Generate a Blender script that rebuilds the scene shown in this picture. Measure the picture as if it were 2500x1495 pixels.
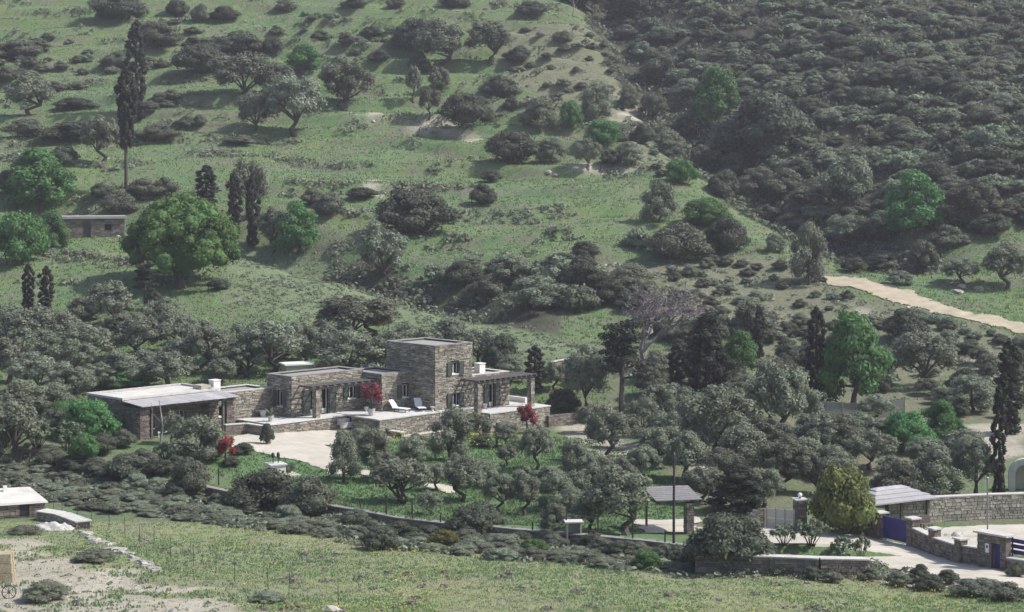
import bpy, math, random
import numpy as np
from mathutils import Vector, Matrix

for o in list(bpy.data.objects):
    bpy.data.objects.remove(o)
sc = bpy.context.scene
col = sc.collection
rnd = random.Random(7)
rng = np.random.default_rng(11)
HAZE = 0.00029

# ------------------------------------------------------------------ camera, sky, sun, exposure
F, CX, HOR = 4833.0, 1250.0, 364.0          # focal length, centre and horizon row in photograph pixels
cam = bpy.data.cameras.new('camera')
cam.sensor_width = 36.0
cam.lens = 36.0 * F / 2500.0
cam.shift_y = -(747.5 - HOR) / 2500.0
cam.clip_start = 1.0
cam.clip_end = 3000.0
cam_ob = bpy.data.objects.new('camera', cam)
cam_ob.location = (0, 0, 0)
cam_ob.rotation_euler = (math.radians(90), 0, 0)
col.objects.link(cam_ob)
sc.camera = cam_ob

SUN_EL = math.radians(47)
SUN_AZ = math.radians(91)              # clockwise from +Y (the view direction)
world = bpy.data.worlds.new('World')
sc.world = world
world.use_nodes = True
wn = world.node_tree
bg = wn.nodes['Background']
sky = wn.nodes.new('ShaderNodeTexSky')
sky.sky_type = 'NISHITA'
sky.sun_disc = False
sky.sun_elevation = SUN_EL
sky.sun_rotation = SUN_AZ
sky.air_density = 1.0
sky.dust_density = 2.0
sky.ozone_density = 1.0
wn.links.new(sky.outputs[0], bg.inputs[0])
bg.inputs[1].default_value = 0.14
sd = bpy.data.lights.new('sun', 'SUN')
sd.energy = 4.3
sd.angle = math.radians(0.55)
sd.color = (1.0, 0.97, 0.93)
sun = bpy.data.objects.new('sun', sd)
sdir = Vector((math.sin(SUN_AZ) * math.cos(SUN_EL), math.cos(SUN_AZ) * math.cos(SUN_EL), math.sin(SUN_EL)))
sun.rotation_euler = sdir.to_track_quat('Z', 'Y').to_euler()
sun.location = sdir * 100
col.objects.link(sun)
sc.view_settings.view_transform = 'Standard'
sc.view_settings.look = 'None'
sc.view_settings.exposure = 0.35
sc.view_settings.gamma = 1.0
sc.view_settings.use_curve_mapping = False
sc.cycles.adaptive_threshold = .03
sc.cycles.max_bounces = 4
sc.cycles.diffuse_bounces = 2
sc.cycles.glossy_bounces = 1
sc.cycles.transmission_bounces = 2
sc.cycles.transparent_max_bounces = 2
sc.cycles.volume_bounces = 0

# ------------------------------------------------------------------ helpers
def S(h):
    h = h.lstrip('#')
    o = []
    for i in (0, 2, 4):
        c = int(h[i:i+2], 16) / 255
        o.append(c / 12.92 if c <= .04045 else ((c + .055) / 1.055) ** 2.4)
    return tuple(o)

def smooth(a, b, x):
    t = np.clip((np.asarray(x, float) - a) / (b - a), 0, 1)
    return t * t * (3 - 2 * t)

_tab = np.random.default_rng(3).random((256, 256))
def vnoise(x, y):
    x = np.asarray(x, float); y = np.asarray(y, float)
    xi = np.floor(x).astype(int); yi = np.floor(y).astype(int)
    fx = x - xi; fy = y - yi
    fx = fx * fx * (3 - 2 * fx); fy = fy * fy * (3 - 2 * fy)
    a = _tab[xi & 255, yi & 255]; b = _tab[(xi + 1) & 255, yi & 255]
    c = _tab[xi & 255, (yi + 1) & 255]; d = _tab[(xi + 1) & 255, (yi + 1) & 255]
    return (a * (1 - fx) + b * fx) * (1 - fy) + (c * (1 - fx) + d * fx) * fy - .5

def fbm(x, y, n=4):
    s = 0; a = 1.0
    for i in range(n):
        s = s + a * vnoise(x + 17.3 * i, y - 9.1 * i)
        x = x * 2.03; y = y * 2.03; a *= .5
    return s

# ---- terrain height: a valley floor with the farm, then the hillside
_rows = [(1495, 95), (1400, 107), (1330, 119), (1270, 129), (1200, 139), (1120, 148), (1058, 157.5), (1000, 170), (960, 180),
         (900, 192), (800, 207), (700, 223), (600, 240), (500, 259), (400, 280), (300, 302), (200, 325), (100, 348), (0, 373), (-150, 412)]
_py = [-60, -20, 20, 60, 80] + [d for _, d in _rows] + [470, 540, 640, 800, 1200]
_pz = [-9, -13, -17, -20.3, -21.4] + [-d * (y - HOR) / F for y, d in _rows] + [72, 98, 112, 100, 60]
_ty = np.arange(-80, 1200, .5)
_tz = np.interp(_ty, _py, _pz)
_k = np.exp(-np.linspace(-2, 2, 17) ** 2); _k /= _k.sum()
_tz = np.convolve(np.pad(_tz, 8, mode='edge'), _k, mode='valid')
def prof(Y):
    return np.interp(Y, _ty, _tz)

def flat_pt(px, py):
    """world x, y of a photograph pixel on the plain valley profile"""
    Ys = np.arange(60, 460, .25)
    i = int(np.argmax(-Ys * (py - HOR) / F < prof(Ys)))
    return ((px - CX) / F * Ys[i], Ys[i])

K = 2500 / 2482.0
def poly_dist(X, Y, pts):
    """distance to a polyline"""
    best = np.full(np.shape(X), 1e9)
    for (x0, y0), (x1, y1) in zip(pts[:-1], pts[1:]):
        dx, dy = x1 - x0, y1 - y0
        t = np.clip(((X - x0) * dx + (Y - y0) * dy) / (dx * dx + dy * dy), 0, 1)
        best = np.minimum(best, np.hypot(X - x0 - t * dx, Y - y0 - t * dy))
    return best

GULLY = [(-60, 262), (-33, 247), (-16, 230), (-6.7, 222), (7.4, 207), (16, 200)]
RAVINE = [(16, 400), (22, 348), (27.6, 297), (36, 264), (46, 238)]
_wl = sorted(flat_pt(x * K, y * K) for x, y in [(-60, 1085), (140, 1130), (330, 1170), (560, 1212), (840, 1255), (1000, 1285), (1300, 1318), (1640, 1347), (1700, 1352)])
_wx = [p[0] for p in _wl]; _wy = [p[1] for p in _wl]
def wall_y(X):
    return np.interp(X, _wx, _wy)

def hgt(X, Y):
    X = np.asarray(X, float); Y = np.asarray(Y, float)
    z = prof(Y + 5.0 * fbm(X / 45., Y / 45., 2) * smooth(175, 215, Y))
    # field terraces on the slope, strongest on the left
    m = smooth(205, 232, Y) * (1 - smooth(372, 420, Y)) * smooth(30, 12, X - (Y - 250) * .02)
    st = 2.6
    t = z / st + 1.5 * fbm(X / 42., Y / 42. + 5, 3)
    m = m * np.clip(.55 + 1.6 * vnoise(X / 30. + 4, Y / 22.), .1, 1)
    fr = t - np.floor(t)
    z = z + m * st * (.8 * smooth(.80, .97, fr) - .8 * fr + .1)
    # gully behind the thyme spur and ravine beside the scrub slope
    g = poly_dist(X, Y, GULLY)
    z = z - 3.4 * np.exp(-(g / 5.0) ** 2) * smooth(4, -8, X)
    r = poly_dist(X, Y, RAVINE)
    z = z - 4.2 * np.exp(-(r / 6.0) ** 2)
    z = z + smooth(0, 40, X - np.interp(Y, [200, 238, 264, 297, 348, 400], [60, 46, 36, 27.6, 22, 16])) * 6 * smooth(225, 270, Y)
    z = z + .9 * fbm(X / 14., Y / 14.) * smooth(178, 215, Y) + .22 * fbm(X / 5., Y / 5., 3)
    # levelled ground round the farm house
    plat = -22.75 - .068 * np.clip(X + 19, -2, 19)
    w = smooth(144, 152, Y) * (1 - smooth(174, 186, Y)) * smooth(-50, -38, X) * (1 - smooth(8, 16, X))
    z = z * (1 - w) + plat * w
    # garden stands above the boundary wall
    wy = wall_y(X)
    z = z + np.where(Y > wy, .75 * np.exp(-(Y - wy) / 9.) * smooth(24, 17, X), 0)
    return z

_RY = np.arange(70, 520, .25)
def at(px, py, up=0.0):
    """world point where a photograph pixel meets the ground"""
    X = (px - CX) / F * _RY
    zr = -_RY * (py - HOR) / F
    d = zr - hgt(X, _RY)
    i = int(np.argmax(d < 0))
    if i == 0:
        i = 1
    t = d[i-1] / (d[i-1] - d[i] + 1e-9)
    Yv = _RY[i-1] + .25 * t
    Xv = (px - CX) / F * Yv
    return Vector((Xv, Yv, float(hgt(Xv, Yv)) + up))

def atk(x, y, up=0.0):
    return at(x * K, y * K, up)

def pix(X, Y, Z):
    return CX + F * X / Y, HOR - F * Z / Y

def inside(px, py, poly):
    r = np.zeros(np.shape(px), bool)
    n = len(poly)
    for i in range(n):
        x0, y0 = poly[i]; x1, y1 = poly[(i + 1) % n]
        if y0 == y1:
            continue
        c = ((y0 > py) != (y1 > py)) & (px < (x1 - x0) * (py - y0) / (y1 - y0) + x0)
        r ^= c
    return r

# ---- materials
def _nodes(name):
    m = bpy.data.materials.new(name)
    m.use_nodes = True
    nt = m.node_tree
    return m, nt, nt.nodes['Principled BSDF'], nt.nodes['Material Output']

def mix_rgb(nt, fac, a, b, mode='MIX'):
    n = nt.nodes.new('ShaderNodeMix')
    n.data_type = 'RGBA'; n.blend_type = mode
    for k, v in ((0, fac), (6, a), (7, b)):
        if hasattr(v, 'links') or isinstance(v, bpy.types.NodeSocket):
            nt.links.new(v, n.inputs[k])
        elif k == 0:
            n.inputs[0].default_value = v
        else:
            n.inputs[k].default_value = (*v[:3], 1)
    return n.outputs[2]

def noise(nt, scale, detail=4, rough=.6, vec=None, stretch=None):
    n = nt.nodes.new('ShaderNodeTexNoise')
    n.inputs['Scale'].default_value = scale
    n.inputs['Detail'].default_value = detail
    n.inputs['Roughness'].default_value = rough
    if vec is None:
        tc = nt.nodes.new('ShaderNodeTexCoord')
        vec = tc.outputs['Object']
    if stretch:
        mp = nt.nodes.new('ShaderNodeMapping')
        mp.inputs['Scale'].default_value = stretch
        nt.links.new(vec, mp.inputs[0]); vec = mp.outputs[0]
    nt.links.new(vec, n.inputs['Vector'])
    return n.outputs['Fac']

def ramp(nt, fac, a, b):
    n = nt.nodes.new('ShaderNodeMapRange')
    n.inputs[1].default_value = a; n.inputs[2].default_value = b
    nt.links.new(fac, n.inputs[0])
    return n.outputs[0]

def mat(name, c, c2=None, scale=2.0, rough=.85, bump=0.0, bscale=12.0, stretch=None, island=0.0, objr=0.0, spec=.3, metal=0.0):
    m, nt, p, out = _nodes(name)
    c2 = c2 or tuple(v * .75 for v in c)
    f = ramp(nt, noise(nt, scale, stretch=stretch), .3, .7)
    o = mix_rgb(nt, f, c, c2)
    if island or objr:
        hs = nt.nodes.new('ShaderNodeHueSaturation')
        nt.links.new(o, hs.inputs['Color'])
        if island:
            g = nt.nodes.new('ShaderNodeNewGeometry').outputs['Random Per Island']
            amt = island
        else:
            g = nt.nodes.new('ShaderNodeObjectInfo').outputs['Random']
            amt = objr
        mr = nt.nodes.new('ShaderNodeMapRange')
        mr.inputs[3].default_value = 1 - amt; mr.inputs[4].default_value = 1 + amt
        nt.links.new(g, mr.inputs[0]); nt.links.new(mr.outputs[0], hs.inputs['Value'])
        o = hs.outputs[0]
    nt.links.new(o, p.inputs['Base Color'])
    p.inputs['Roughness'].default_value = rough
    p.inputs['Specular IOR Level'].default_value = spec
    p.inputs['Metallic'].default_value = metal
    if bump:
        b = nt.nodes.new('ShaderNodeBump')
        b.inputs['Strength'].default_value = bump
        b.inputs['Distance'].default_value = .05
        nt.links.new(noise(nt, bscale, 5), b.inputs['Height'])
        nt.links.new(b.outputs[0], p.inputs['Normal'])
    return m

def leaf_mat(name, c, c2, island=.26, objr=.16, trans=.22, hue=.02):
    """foliage: per-leaf and per-plant variation, a little light through the leaves"""
    m, nt, p, out = _nodes(name)
    f = ramp(nt, noise(nt, 3.0, 3), .32, .68)
    o = mix_rgb(nt, f, c, c2)
    gi = nt.nodes.new('ShaderNodeNewGeometry').outputs['Random Per Island']
    oi = nt.nodes.new('ShaderNodeObjectInfo').outputs['Random']
    v = None
    for g, amt in ((gi, island), (oi, objr)):
        hs = nt.nodes.new('ShaderNodeHueSaturation')
        mr = nt.nodes.new('ShaderNodeMapRange')
        mr.inputs[3].default_value = 1 - amt; mr.inputs[4].default_value = 1 + amt
        nt.links.new(g, mr.inputs[0]); nt.links.new(mr.outputs[0], hs.inputs['Value'])
        mh = nt.nodes.new('ShaderNodeMapRange')
        mh.inputs[3].default_value = .5 - hue; mh.inputs[4].default_value = .5 + hue
        nt.links.new(g, mh.inputs[0]); nt.links.new(mh.outputs[0], hs.inputs['Hue'])
        nt.links.new(o, hs.inputs['Color']); o = hs.outputs[0]
    nt.links.new(o, p.inputs['Base Color'])
    p.inputs['Roughness'].default_value = .62
    p.inputs['Specular IOR Level'].default_value = .1
    t = nt.nodes.new('ShaderNodeBsdfTranslucent')
    nt.links.new(o, t.inputs[0])
    ms = nt.nodes.new('ShaderNodeMixShader')
    ms.inputs[0].default_value = trans
    nt.links.new(p.outputs[0], ms.inputs[1]); nt.links.new(t.outputs[0], ms.inputs[2])
    nt.links.new(ms.outputs[0], out.inputs[0])
    return m

M = {}
M['olive'] = leaf_mat('olive_leaves', (.228, .255, .178), (.165, .182, .132))
M['shrub'] = leaf_mat('dark_shrub_leaves', (.120, .138, .092), (.080, .090, .068))
M['maquis'] = leaf_mat('maquis_leaves', (.200, .235, .150), (.150, .170, .120), objr=.4, hue=.03)
M['cypress'] = leaf_mat('cypress_leaves', (.062, .068, .050), (.044, .048, .040), objr=.1)
M['green'] = leaf_mat('bright_green_leaves', (.125, .245, .092), (.094, .185, .074), trans=.32)
M['carob'] = leaf_mat('round_tree_leaves', (.120, .185, .058), (.074, .118, .040), trans=.25)
M['pine'] = leaf_mat('pine_needles', (.058, .068, .048), (.042, .047, .038))
M['oleander'] = leaf_mat('oleander_leaves', (0.195, 0.240, 0.150), (0.137, 0.176, 0.111))
M['yellowgreen'] = leaf_mat('yellow_green_leaves', (.185, .195, .062), (.105, .115, .050))
M['brownshrub'] = leaf_mat('brownish_leaves', (.165, .178, .124), (.116, .124, .092))
M['cushion'] = leaf_mat('thyme_leaves', (.225, .265, .165), (.185, .205, .140), objr=.2)
M['heath'] = leaf_mat('heath_leaves', (.225, .250, .170), (.170, .182, .138), objr=.28, hue=.03)
M['red'] = leaf_mat('bougainvillea_bracts', (.50, .030, .065), (.36, .02, .10), trans=.3, hue=.012, island=.5)
M['twig'] = mat('bare_twigs', (.25, .212, .210), (.185, .158, .158), scale=4)
M['bark'] = mat('bark', (.105, .088, .075), (.062, .052, .046), scale=6, bump=.6, bscale=30)
M['deadwood'] = mat('dead_wood', (.36, .33, .30), (.22, .2, .19), scale=6, bump=.5, bscale=25)
M['purple'] = leaf_mat('flowering_thyme', (.260, .185, .205), (.190, .160, .150), island=.3)
M['yellow'] = leaf_mat('yellow_flowers', (.42, .38, .05), (.34, .32, .06), island=.25)
M['orange'] = leaf_mat('orange_flowers', (.50, .20, .04), (.42, .30, .05), island=.25)
M['white_flower'] = leaf_mat('white_flowers', (.42, .43, .36), (.36, .38, .30), island=.2)
M['grass'] = leaf_mat('grass_blades', (.180, .290, .115), (.160, .240, .105), island=.25, trans=.3)
M['drygrass'] = leaf_mat('meadow_grass', (.340, .400, .215), (.300, .325, .190), island=.3, trans=.3)
M['lush'] = leaf_mat('lush_grass', (.175, .275, .130), (.150, .225, .110), island=.25, trans=.3)
M['mortar'] = mat('dark_mortar', (.055, .052, .05), (.04, .038, .036), scale=3, bump=.4)
M['mortar_tan'] = mat('tan_mortar', (.16, .135, .11), (.11, .094, .08), scale=3, bump=.4)
M['stone'] = mat('grey_schist', (.365, .332, .275), (.205, .185, .150), scale=1.6, bump=.5, bscale=9, island=.42)
M['stone_old'] = mat('brown_schist', (.235, .20, .168), (.16, .135, .118), scale=1.6, bump=.5, bscale=9, island=.35)
M['stone_pale'] = mat('pale_rubble', (.42, .385, .32), (.29, .262, .22), scale=1.6, bump=.5, bscale=9, island=.3)
M['stone_o'] = mat('grey_schist_piece', (.365, .332, .275), (.205, .185, .150), scale=1.6, bump=.5, bscale=9, objr=.42)
M['stone_old_o'] = mat('brown_schist_piece', (.235, .20, .168), (.16, .135, .118), scale=1.6, bump=.5, bscale=9, objr=.35)
M['stone_pale_o'] = mat('pale_rubble_piece', (.42, .385, .32), (.29, .262, .22), scale=1.6, bump=.5, bscale=9, objr=.3)
M['cap'] = mat('pale_coping', (.56, .54, .49), (.42, .40, .37), scale=2.5, bump=.3)
M['cap_dull'] = mat('grey_coping', (.30, .285, .26), (.21, .20, .185), scale=2.5, bump=.3)
M['roof_grey'] = mat('grey_screed', (.33, .32, .30), (.26, .25, .235), scale=1.2, bump=.2)
M['white'] = mat('white_render', (.76, .74, .69), (.68, .66, .61), scale=1.2, bump=.15)
M['roof_white'] = mat('whitewashed_roof', (.62, .60, .54), (.46, .44, .40), scale=.7, bump=.2)
M['beige'] = mat('beige_render', (.45, .40, .32), (.36, .32, .26), scale=.8, bump=.2)
M['plaster_brown'] = mat('earth_render', (.24, .20, .175), (.19, .16, .14), scale=.8, bump=.2)
M['shutter'] = mat('green_shutter_paint', (.080, .095, .082), (.066, .078, .068), scale=3, rough=.5)
M['frame'] = mat('white_frame_paint', (.62, .62, .60), (.54, .54, .52), scale=3, rough=.5)
M['glass'] = mat('window_glass', (.012, .013, .016), (.008, .009, .011), rough=.08, spec=.6)
M['wood'] = mat('weathered_wood', (.15, .128, .11), (.095, .08, .07), scale=5, stretch=(1, 1, 6), bump=.3)
M['beamwood'] = mat('grey_beam', (.135, .125, .118), (.09, .084, .08), scale=4, bump=.3)
M['slate'] = mat('slate_sheet', (.42, .40, .40), (.33, .315, .315), scale=1.5, rough=.55, bump=.2, objr=.12)
M['slate_dark'] = mat('slate_strip', (.24, .225, .23), (.19, .178, .182), scale=1.5, rough=.6, bump=.2)
M['blue'] = mat('blue_gate_paint', (.055, .046, .20), (.048, .04, .165), scale=2, rough=.45)
M['gatebeige'] = mat('beige_gate_paint', (.44, .42, .36), (.40, .38, .33), scale=2, rough=.5)
M['metal'] = mat('grey_metal', (.28, .28, .28), (.22, .22, .22), scale=5, rough=.45, metal=.3)
M['dark'] = mat('dark_metal', (.035, .034, .034), (.025, .025, .025), scale=5, rough=.5)
M['pole'] = mat('creosote_pole', (.062, .052, .048), (.042, .036, .034), scale=5, bump=.3)
M['pot'] = mat('pale_pot', (.55, .53, .50), (.47, .45, .42), scale=4)
M['fabric'] = mat('white_fabric', (.80, .80, .78), (.74, .74, .72), scale=4)
M['concrete'] = mat('pale_concrete', (.53, .485, .405), (.40, .365, .305), scale=.9, bump=.3, bscale=6)
M['paving'] = mat('white_paving', (.58, .57, .54), (.48, .47, .445), scale=1.0, bump=.2)
M['dirt'] = mat('ochre_track', (.47, .40, .285), (.33, .285, .20), scale=.8, bump=.7, bscale=5)
M['rock'] = mat('pale_rock', (.46, .43, .38), (.30, .28, .25), scale=2, bump=.8, bscale=5, objr=.25)
M['hay'] = mat('straw', (.52, .45, .30), (.26, .21, .13), scale=14, bump=.8, bscale=20)
M['lamp'] = mat('opal_globe', (.82, .82, .80), (.78, .78, .76), rough=.25)

# ---- mesh collecting
class MB:
    def __init__(s):
        s.v = []; s.f = []
    def quad(s, a, b, c, d):
        n = len(s.v); s.v += [tuple(a), tuple(b), tuple(c), tuple(d)]; s.f.append((n, n+1, n+2, n+3))
    def hexa(s, p):
        """eight corners, bottom four then top four"""
        n = len(s.v); s.v += [tuple(q) for q in p]
        for q in ((3, 2, 1, 0), (4, 5, 6, 7), (0, 1, 5, 4), (1, 2, 6, 5), (2, 3, 7, 6), (3, 0, 4, 7)):
            s.f.append(tuple(n + i for i in q))
        return s
    def box(s, x0, x1, y0, y1, z0, z1):
        return s.hexa([(x0, y0, z0), (x1, y0, z0), (x1, y1, z0), (x0, y1, z0), (x0, y0, z1), (x1, y0, z1), (x1, y1, z1), (x0, y1, z1)])
    def bar(s, a, b, w, h):
        """a straight beam of section w x h from a to b"""
        a = Vector(a); b = Vector(b); d = (b - a).normalized()
        up = Vector((0, 0, 1)) if abs(d.z) < .95 else Vector((0, 1, 0))
        sx = d.cross(up).normalized() * w / 2; sy = sx.cross(d).normalized() * h / 2
        return s.hexa([a - sx - sy, a + sx - sy, b + sx - sy, b - sx - sy, a - sx + sy, a + sx + sy, b + sx + sy, b - sx + sy])
    def tube(s, pts, rad, n=6, cap=True):
        pts = [Vector(p) for p in pts]
        rings = []
        for i, p in enumerate(pts):
            d = (pts[min(i+1, len(pts)-1)] - pts[max(i-1, 0)]).normalized()
            up = Vector((0, 0, 1)) if abs(d.z) < .9 else Vector((1, 0, 0))
            a = d.cross(up).normalized(); b = a.cross(d).normalized()
            r = rad[i] if hasattr(rad, '__len__') else rad
            base = len(s.v)
            for k in range(n):
                t = 2 * math.pi * k / n
                s.v.append(tuple(p + a * math.cos(t) * r + b * math.sin(t) * r))
            rings.append(base)
        for i in range(len(rings) - 1):
            for k in range(n):
                s.f.append((rings[i] + k, rings[i] + (k+1) % n, rings[i+1] + (k+1) % n, rings[i+1] + k))
        if cap:
            s.f.append(tuple(rings[0] + n - 1 - k for k in range(n)))
            s.f.append(tuple(rings[-1] + k for k in range(n)))
        return s
    def lathe(s, prof_, n=16, c=(0, 0, 0)):
        rings = []
        for r, z in prof_:
            base = len(s.v)
            for k in range(n):
                t = 2 * math.pi * k / n
                s.v.append((c[0] + r * math.cos(t), c[1] + r * math.sin(t), c[2] + z))
            rings.append(base)
        for i in range(len(rings) - 1):
            for k in range(n):
                s.f.append((rings[i] + k, rings[i] + (k+1) % n, rings[i+1] + (k+1) % n, rings[i+1] + k))
        s.f.append(tuple(rings[0] + n - 1 - k for k in range(n)))
        s.f.append(tuple(rings[-1] + k for k in range(n)))
        return s
    def ball(s, c, r, n=8, jit=0.0, rn=None, sc3=(1, 1, 1)):
        c = Vector(c); base = len(s.v)
        m = n // 2 + 1
        for i in range(1, m):
            ph = math.pi * i / m
            for k in range(n):
                t = 2 * math.pi * k / n
                q = r * (1 + (rn.uniform(-jit, jit) if jit else 0))
                s.v.append((c.x + q * math.sin(ph) * math.cos(t) * sc3[0], c.y + q * math.sin(ph) * math.sin(t) * sc3[1], c.z + q * math.cos(ph) * sc3[2]))
        top = len(s.v); s.v.append((c.x, c.y, c.z + r * sc3[2])); s.v.append((c.x, c.y, c.z - r * sc3[2]))
        for k in range(n):
            s.f.append((top, base + k, base + (k+1) % n))
            e = base + (m - 2) * n
            s.f.append((top + 1, e + (k+1) % n, e + k))
        for i in range(m - 2):
            for k in range(n):
                a = base + i * n
                s.f.append((a + k, a + n + k, a + n + (k+1) % n, a + (k+1) % n))
        return s
    def mesh(s, name, m):
        me = bpy.data.meshes.new(name)
        me.from_pydata(s.v, [], s.f)
        me.materials.append(m)
        return me
    def build(s, name, m, parent=None, smoothed=False):
        me = s.mesh(name, m)
        if smoothed:
            me.shade_smooth()
        return link(name, me, parent)

def link(name, me, parent=None):
    o = bpy.data.objects.new(name, me)
    col.objects.link(o)
    if parent is not None:
        o.parent = parent
    return o

def tag(o, label=None, cat=None, group=None, kind=None):
    if label: o['label'] = label
    if cat: o['category'] = cat
    if group: o['group'] = group
    if kind: o['kind'] = kind
    return o

def thing(name, label, cat, loc, rz=0.0, group=None):
    o = bpy.data.objects.new(name, None)
    o.empty_display_size = .3
    col.objects.link(o)
    o.location = loc; o.rotation_euler = (0, 0, rz)
    return tag(o, label, cat, group)

def np_mesh(name, V, Fq, m, n=4):
    """fast mesh from arrays; Fq has n corners a face"""
    me = bpy.data.meshes.new(name)
    V = np.asarray(V, np.float32); Fq = np.asarray(Fq, np.int32)
    me.vertices.add(len(V)); me.vertices.foreach_set('co', V.ravel())
    me.loops.add(Fq.size); me.loops.foreach_set('vertex_index', Fq.ravel())
    me.polygons.add(len(Fq))
    me.polygons.foreach_set('loop_start', np.arange(0, Fq.size, n, dtype=np.int32))
    me.polygons.foreach_set('loop_total', np.full(len(Fq), n, np.int32))
    me.update(calc_edges=True)
    me.materials.append(m)
    return me
# ------------------------------------------------------------------ terrain
def KP(*pts):
    return [(x * K, y * K) for x, y in pts]

R_MAQUIS = KP((1450, -200), (2900, -200), (2900, 545), (2300, 560), (1960, 550), (1890, 450), (1760, 330), (1660, 250), (1560, 170), (1480, 60))
R_THYME = KP((560, 600), (760, 610), (960, 700), (1200, 760), (1440, 850), (1300, 870), (900, 800), (700, 770), (560, 740))
R_LUSH = KP((520, 1075), (620, 1095), (860, 1120), (860, 1070), (1100, 1060), (1340, 1050), (1540, 1100), (1660, 1180), (1640, 1350), (1300, 1320), (980, 1280), (560, 1170), (500, 1130))
R_BARE = KP((-200, 1300), (60, 1330), (240, 1375), (430, 1430), (760, 1500), (900, 1700), (-400, 1700))
R_PLOUGH = KP((1350, 1040), (1420, 1020), (1570, 1090), (1560, 1130), (1480, 1130))
R_BANKS = [KP((810, 268), (960, 280), (1100, 305), (1165, 335), (1150, 350), (1040, 320), (940, 292)),
           KP((1470, 275), (1560, 270), (1570, 300), (1480, 305)), KP((2040, 745), (2110, 745), (2110, 775), (2030, 775)),
           KP((2330, 880), (2482, 895), (2482, 930), (2370, 925)), KP((2080, 1380), (2482, 1420), (2482, 1450), (2060, 1415)),
           KP((1640, 1090), (1800, 1110), (1700, 1170)), KP((2350, 1030), (2482, 1030), (2482, 1110), (2380, 1100)),
           KP((1380, 400), (1550, 392), (1550, 415), (1400, 416)), KP((1880, 350), (1990, 360), (1960, 420), (1890, 410)),
           KP((900, 440), (935, 440), (925, 480), (890, 470))]
R_SCRUBBY = KP((1200, 60), (1480, 60), (1660, 280), (1760, 400), (1560, 380), (1300, 260), (1200, 160))
R_GROVE = KP((1480, 840), (2100, 850), (2482, 900), (2482, 1110), (2330, 1120), (1960, 1230), (1700, 1250), (1640, 1160), (1560, 1060), (1470, 1000))
R_SPUR = KP((1440, 640), (1700, 610), (1990, 620), (2030, 700), (2482, 830), (2482, 900), (2150, 880), (1900, 830), (1640, 800), (1500, 740))
SHEETS = {
    'driveway': KP((552, 1060), (600, 1048), (655, 1052), (840, 1032), (905, 1036), (960, 1062), (880, 1072), (800, 1082), (850, 1130), (915, 1148), (900, 1160), (800, 1150), (720, 1118), (640, 1100), (560, 1082)),
    'dirt_track': KP((1995, 668), (2060, 672), (2200, 705), (2290, 742), (2400, 765), (2560, 800), (2560, 822), (2400, 790), (2280, 765), (2180, 740), (2110, 710), (2010, 690)),
    'gate_drive': KP((1690, 1280), (1850, 1265), (1990, 1285), (2080, 1288), (2150, 1308), (2240, 1330), (2380, 1370), (2560, 1400), (2560, 1450), (2400, 1420), (2200, 1390), (2110, 1365), (1960, 1340), (1800, 1335)),
    'garden_path': KP((1030, 1168), (1110, 1178), (1110, 1198), (1040, 1190)),
    'courtyard': KP((2200, 1283), (2300, 1279), (2560, 1270), (2560, 1345), (2440, 1345), (2360, 1330), (2260, 1310)),
    'yard': KP((1520, 1262), (1690, 1255), (1700, 1290), (1560, 1295)),
}

def noisy_inside(px, py, X, Y, poly, amt=14):
    jx = amt * fbm(X / 3., Y / 3., 3) * 2
    jy = amt * .6 * fbm(X / 3. + 50, Y / 3., 3) * 2
    return inside(px + jx, py + jy, poly)

xs = np.concatenate([[-900, -600, -400, -280, -200, -160, -130, -110, -96, -86, -78], np.arange(-72, 72.1, .6), [78, 86, 96, 110, 130, 160, 200, 280, 400, 600, 900]])
ys = np.concatenate([[-60, -20, 20, 50, 65, 75, 82], np.arange(87, 190, .55), np.arange(190, 400, .85), np.arange(400, 470, 3), [480, 500, 530, 570, 640, 760, 950, 1190]])
GX, GY = np.meshgrid(xs, ys)
GZ = hgt(GX, GY)
GZ = GZ + .05 * fbm(GX * 1.3, GY * 1.3, 2)
nx, ny = len(xs), len(ys)
V = np.stack([GX, GY, GZ], -1).reshape(-1, 3)
ii, jj = np.meshgrid(np.arange(ny - 1), np.arange(nx - 1), indexing='ij')
a = (ii * nx + jj).ravel()
Fq = np.stack([a, a + 1, a + nx + 1, a + nx], -1)

def riser(X, Y):
    z = prof(Y + 5.0 * fbm(X / 45., Y / 45., 2) * smooth(175, 215, Y))
    t = z / 2.6 + 1.5 * fbm(X / 42., Y / 42. + 5, 3)
    fr = t - np.floor(t)
    return (fr > .76) & (fr < .99) & (Y > 215) & (Y < 410) & (X < 20) & (fbm(X / 16 + 8, Y / 7) + .12 * (X < -5) > -.02)

def ground_masks(X, Y, Z):
    px, py = pix(X, np.maximum(Y, 5), Z)
    m = {}
    m['maquis'] = noisy_inside(px, py, X, Y, R_MAQUIS, 70) | (poly_dist(X, Y, GULLY) < 4.5) & (X < 5) & (X > -22) | (poly_dist(X, Y, RAVINE) < 6)
    m['thyme'] = noisy_inside(px, py, X, Y, R_THYME, 25)
    m['lush'] = noisy_inside(px, py, X, Y, R_LUSH, 14)
    b = noisy_inside(px, py, X, Y, R_BARE, 70) | noisy_inside(px, py, X, Y, R_PLOUGH, 14)
    for r in R_BANKS:
        b |= noisy_inside(px, py, X, Y, r, 16)
    m['bare'] = b & (vnoise(X * 1.1, Y * 1.1) + .6 * vnoise(X * .35, Y * .35) > -.38)
    m['meadow'] = (Y < wall_y(X) - 2) & (Y < 116 + 12 * smooth(22, -5, X))
    m['riser'] = riser(X, Y)
    m['scrubby'] = noisy_inside(px, py, X, Y, R_SCRUBBY, 40) | noisy_inside(px, py, X, Y, R_SPUR, 30) | noisy_inside(px, py, X, Y, R_GROVE, 30) & (vnoise(X / 2.2, Y / 2.2) > -.15)
    return m

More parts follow.
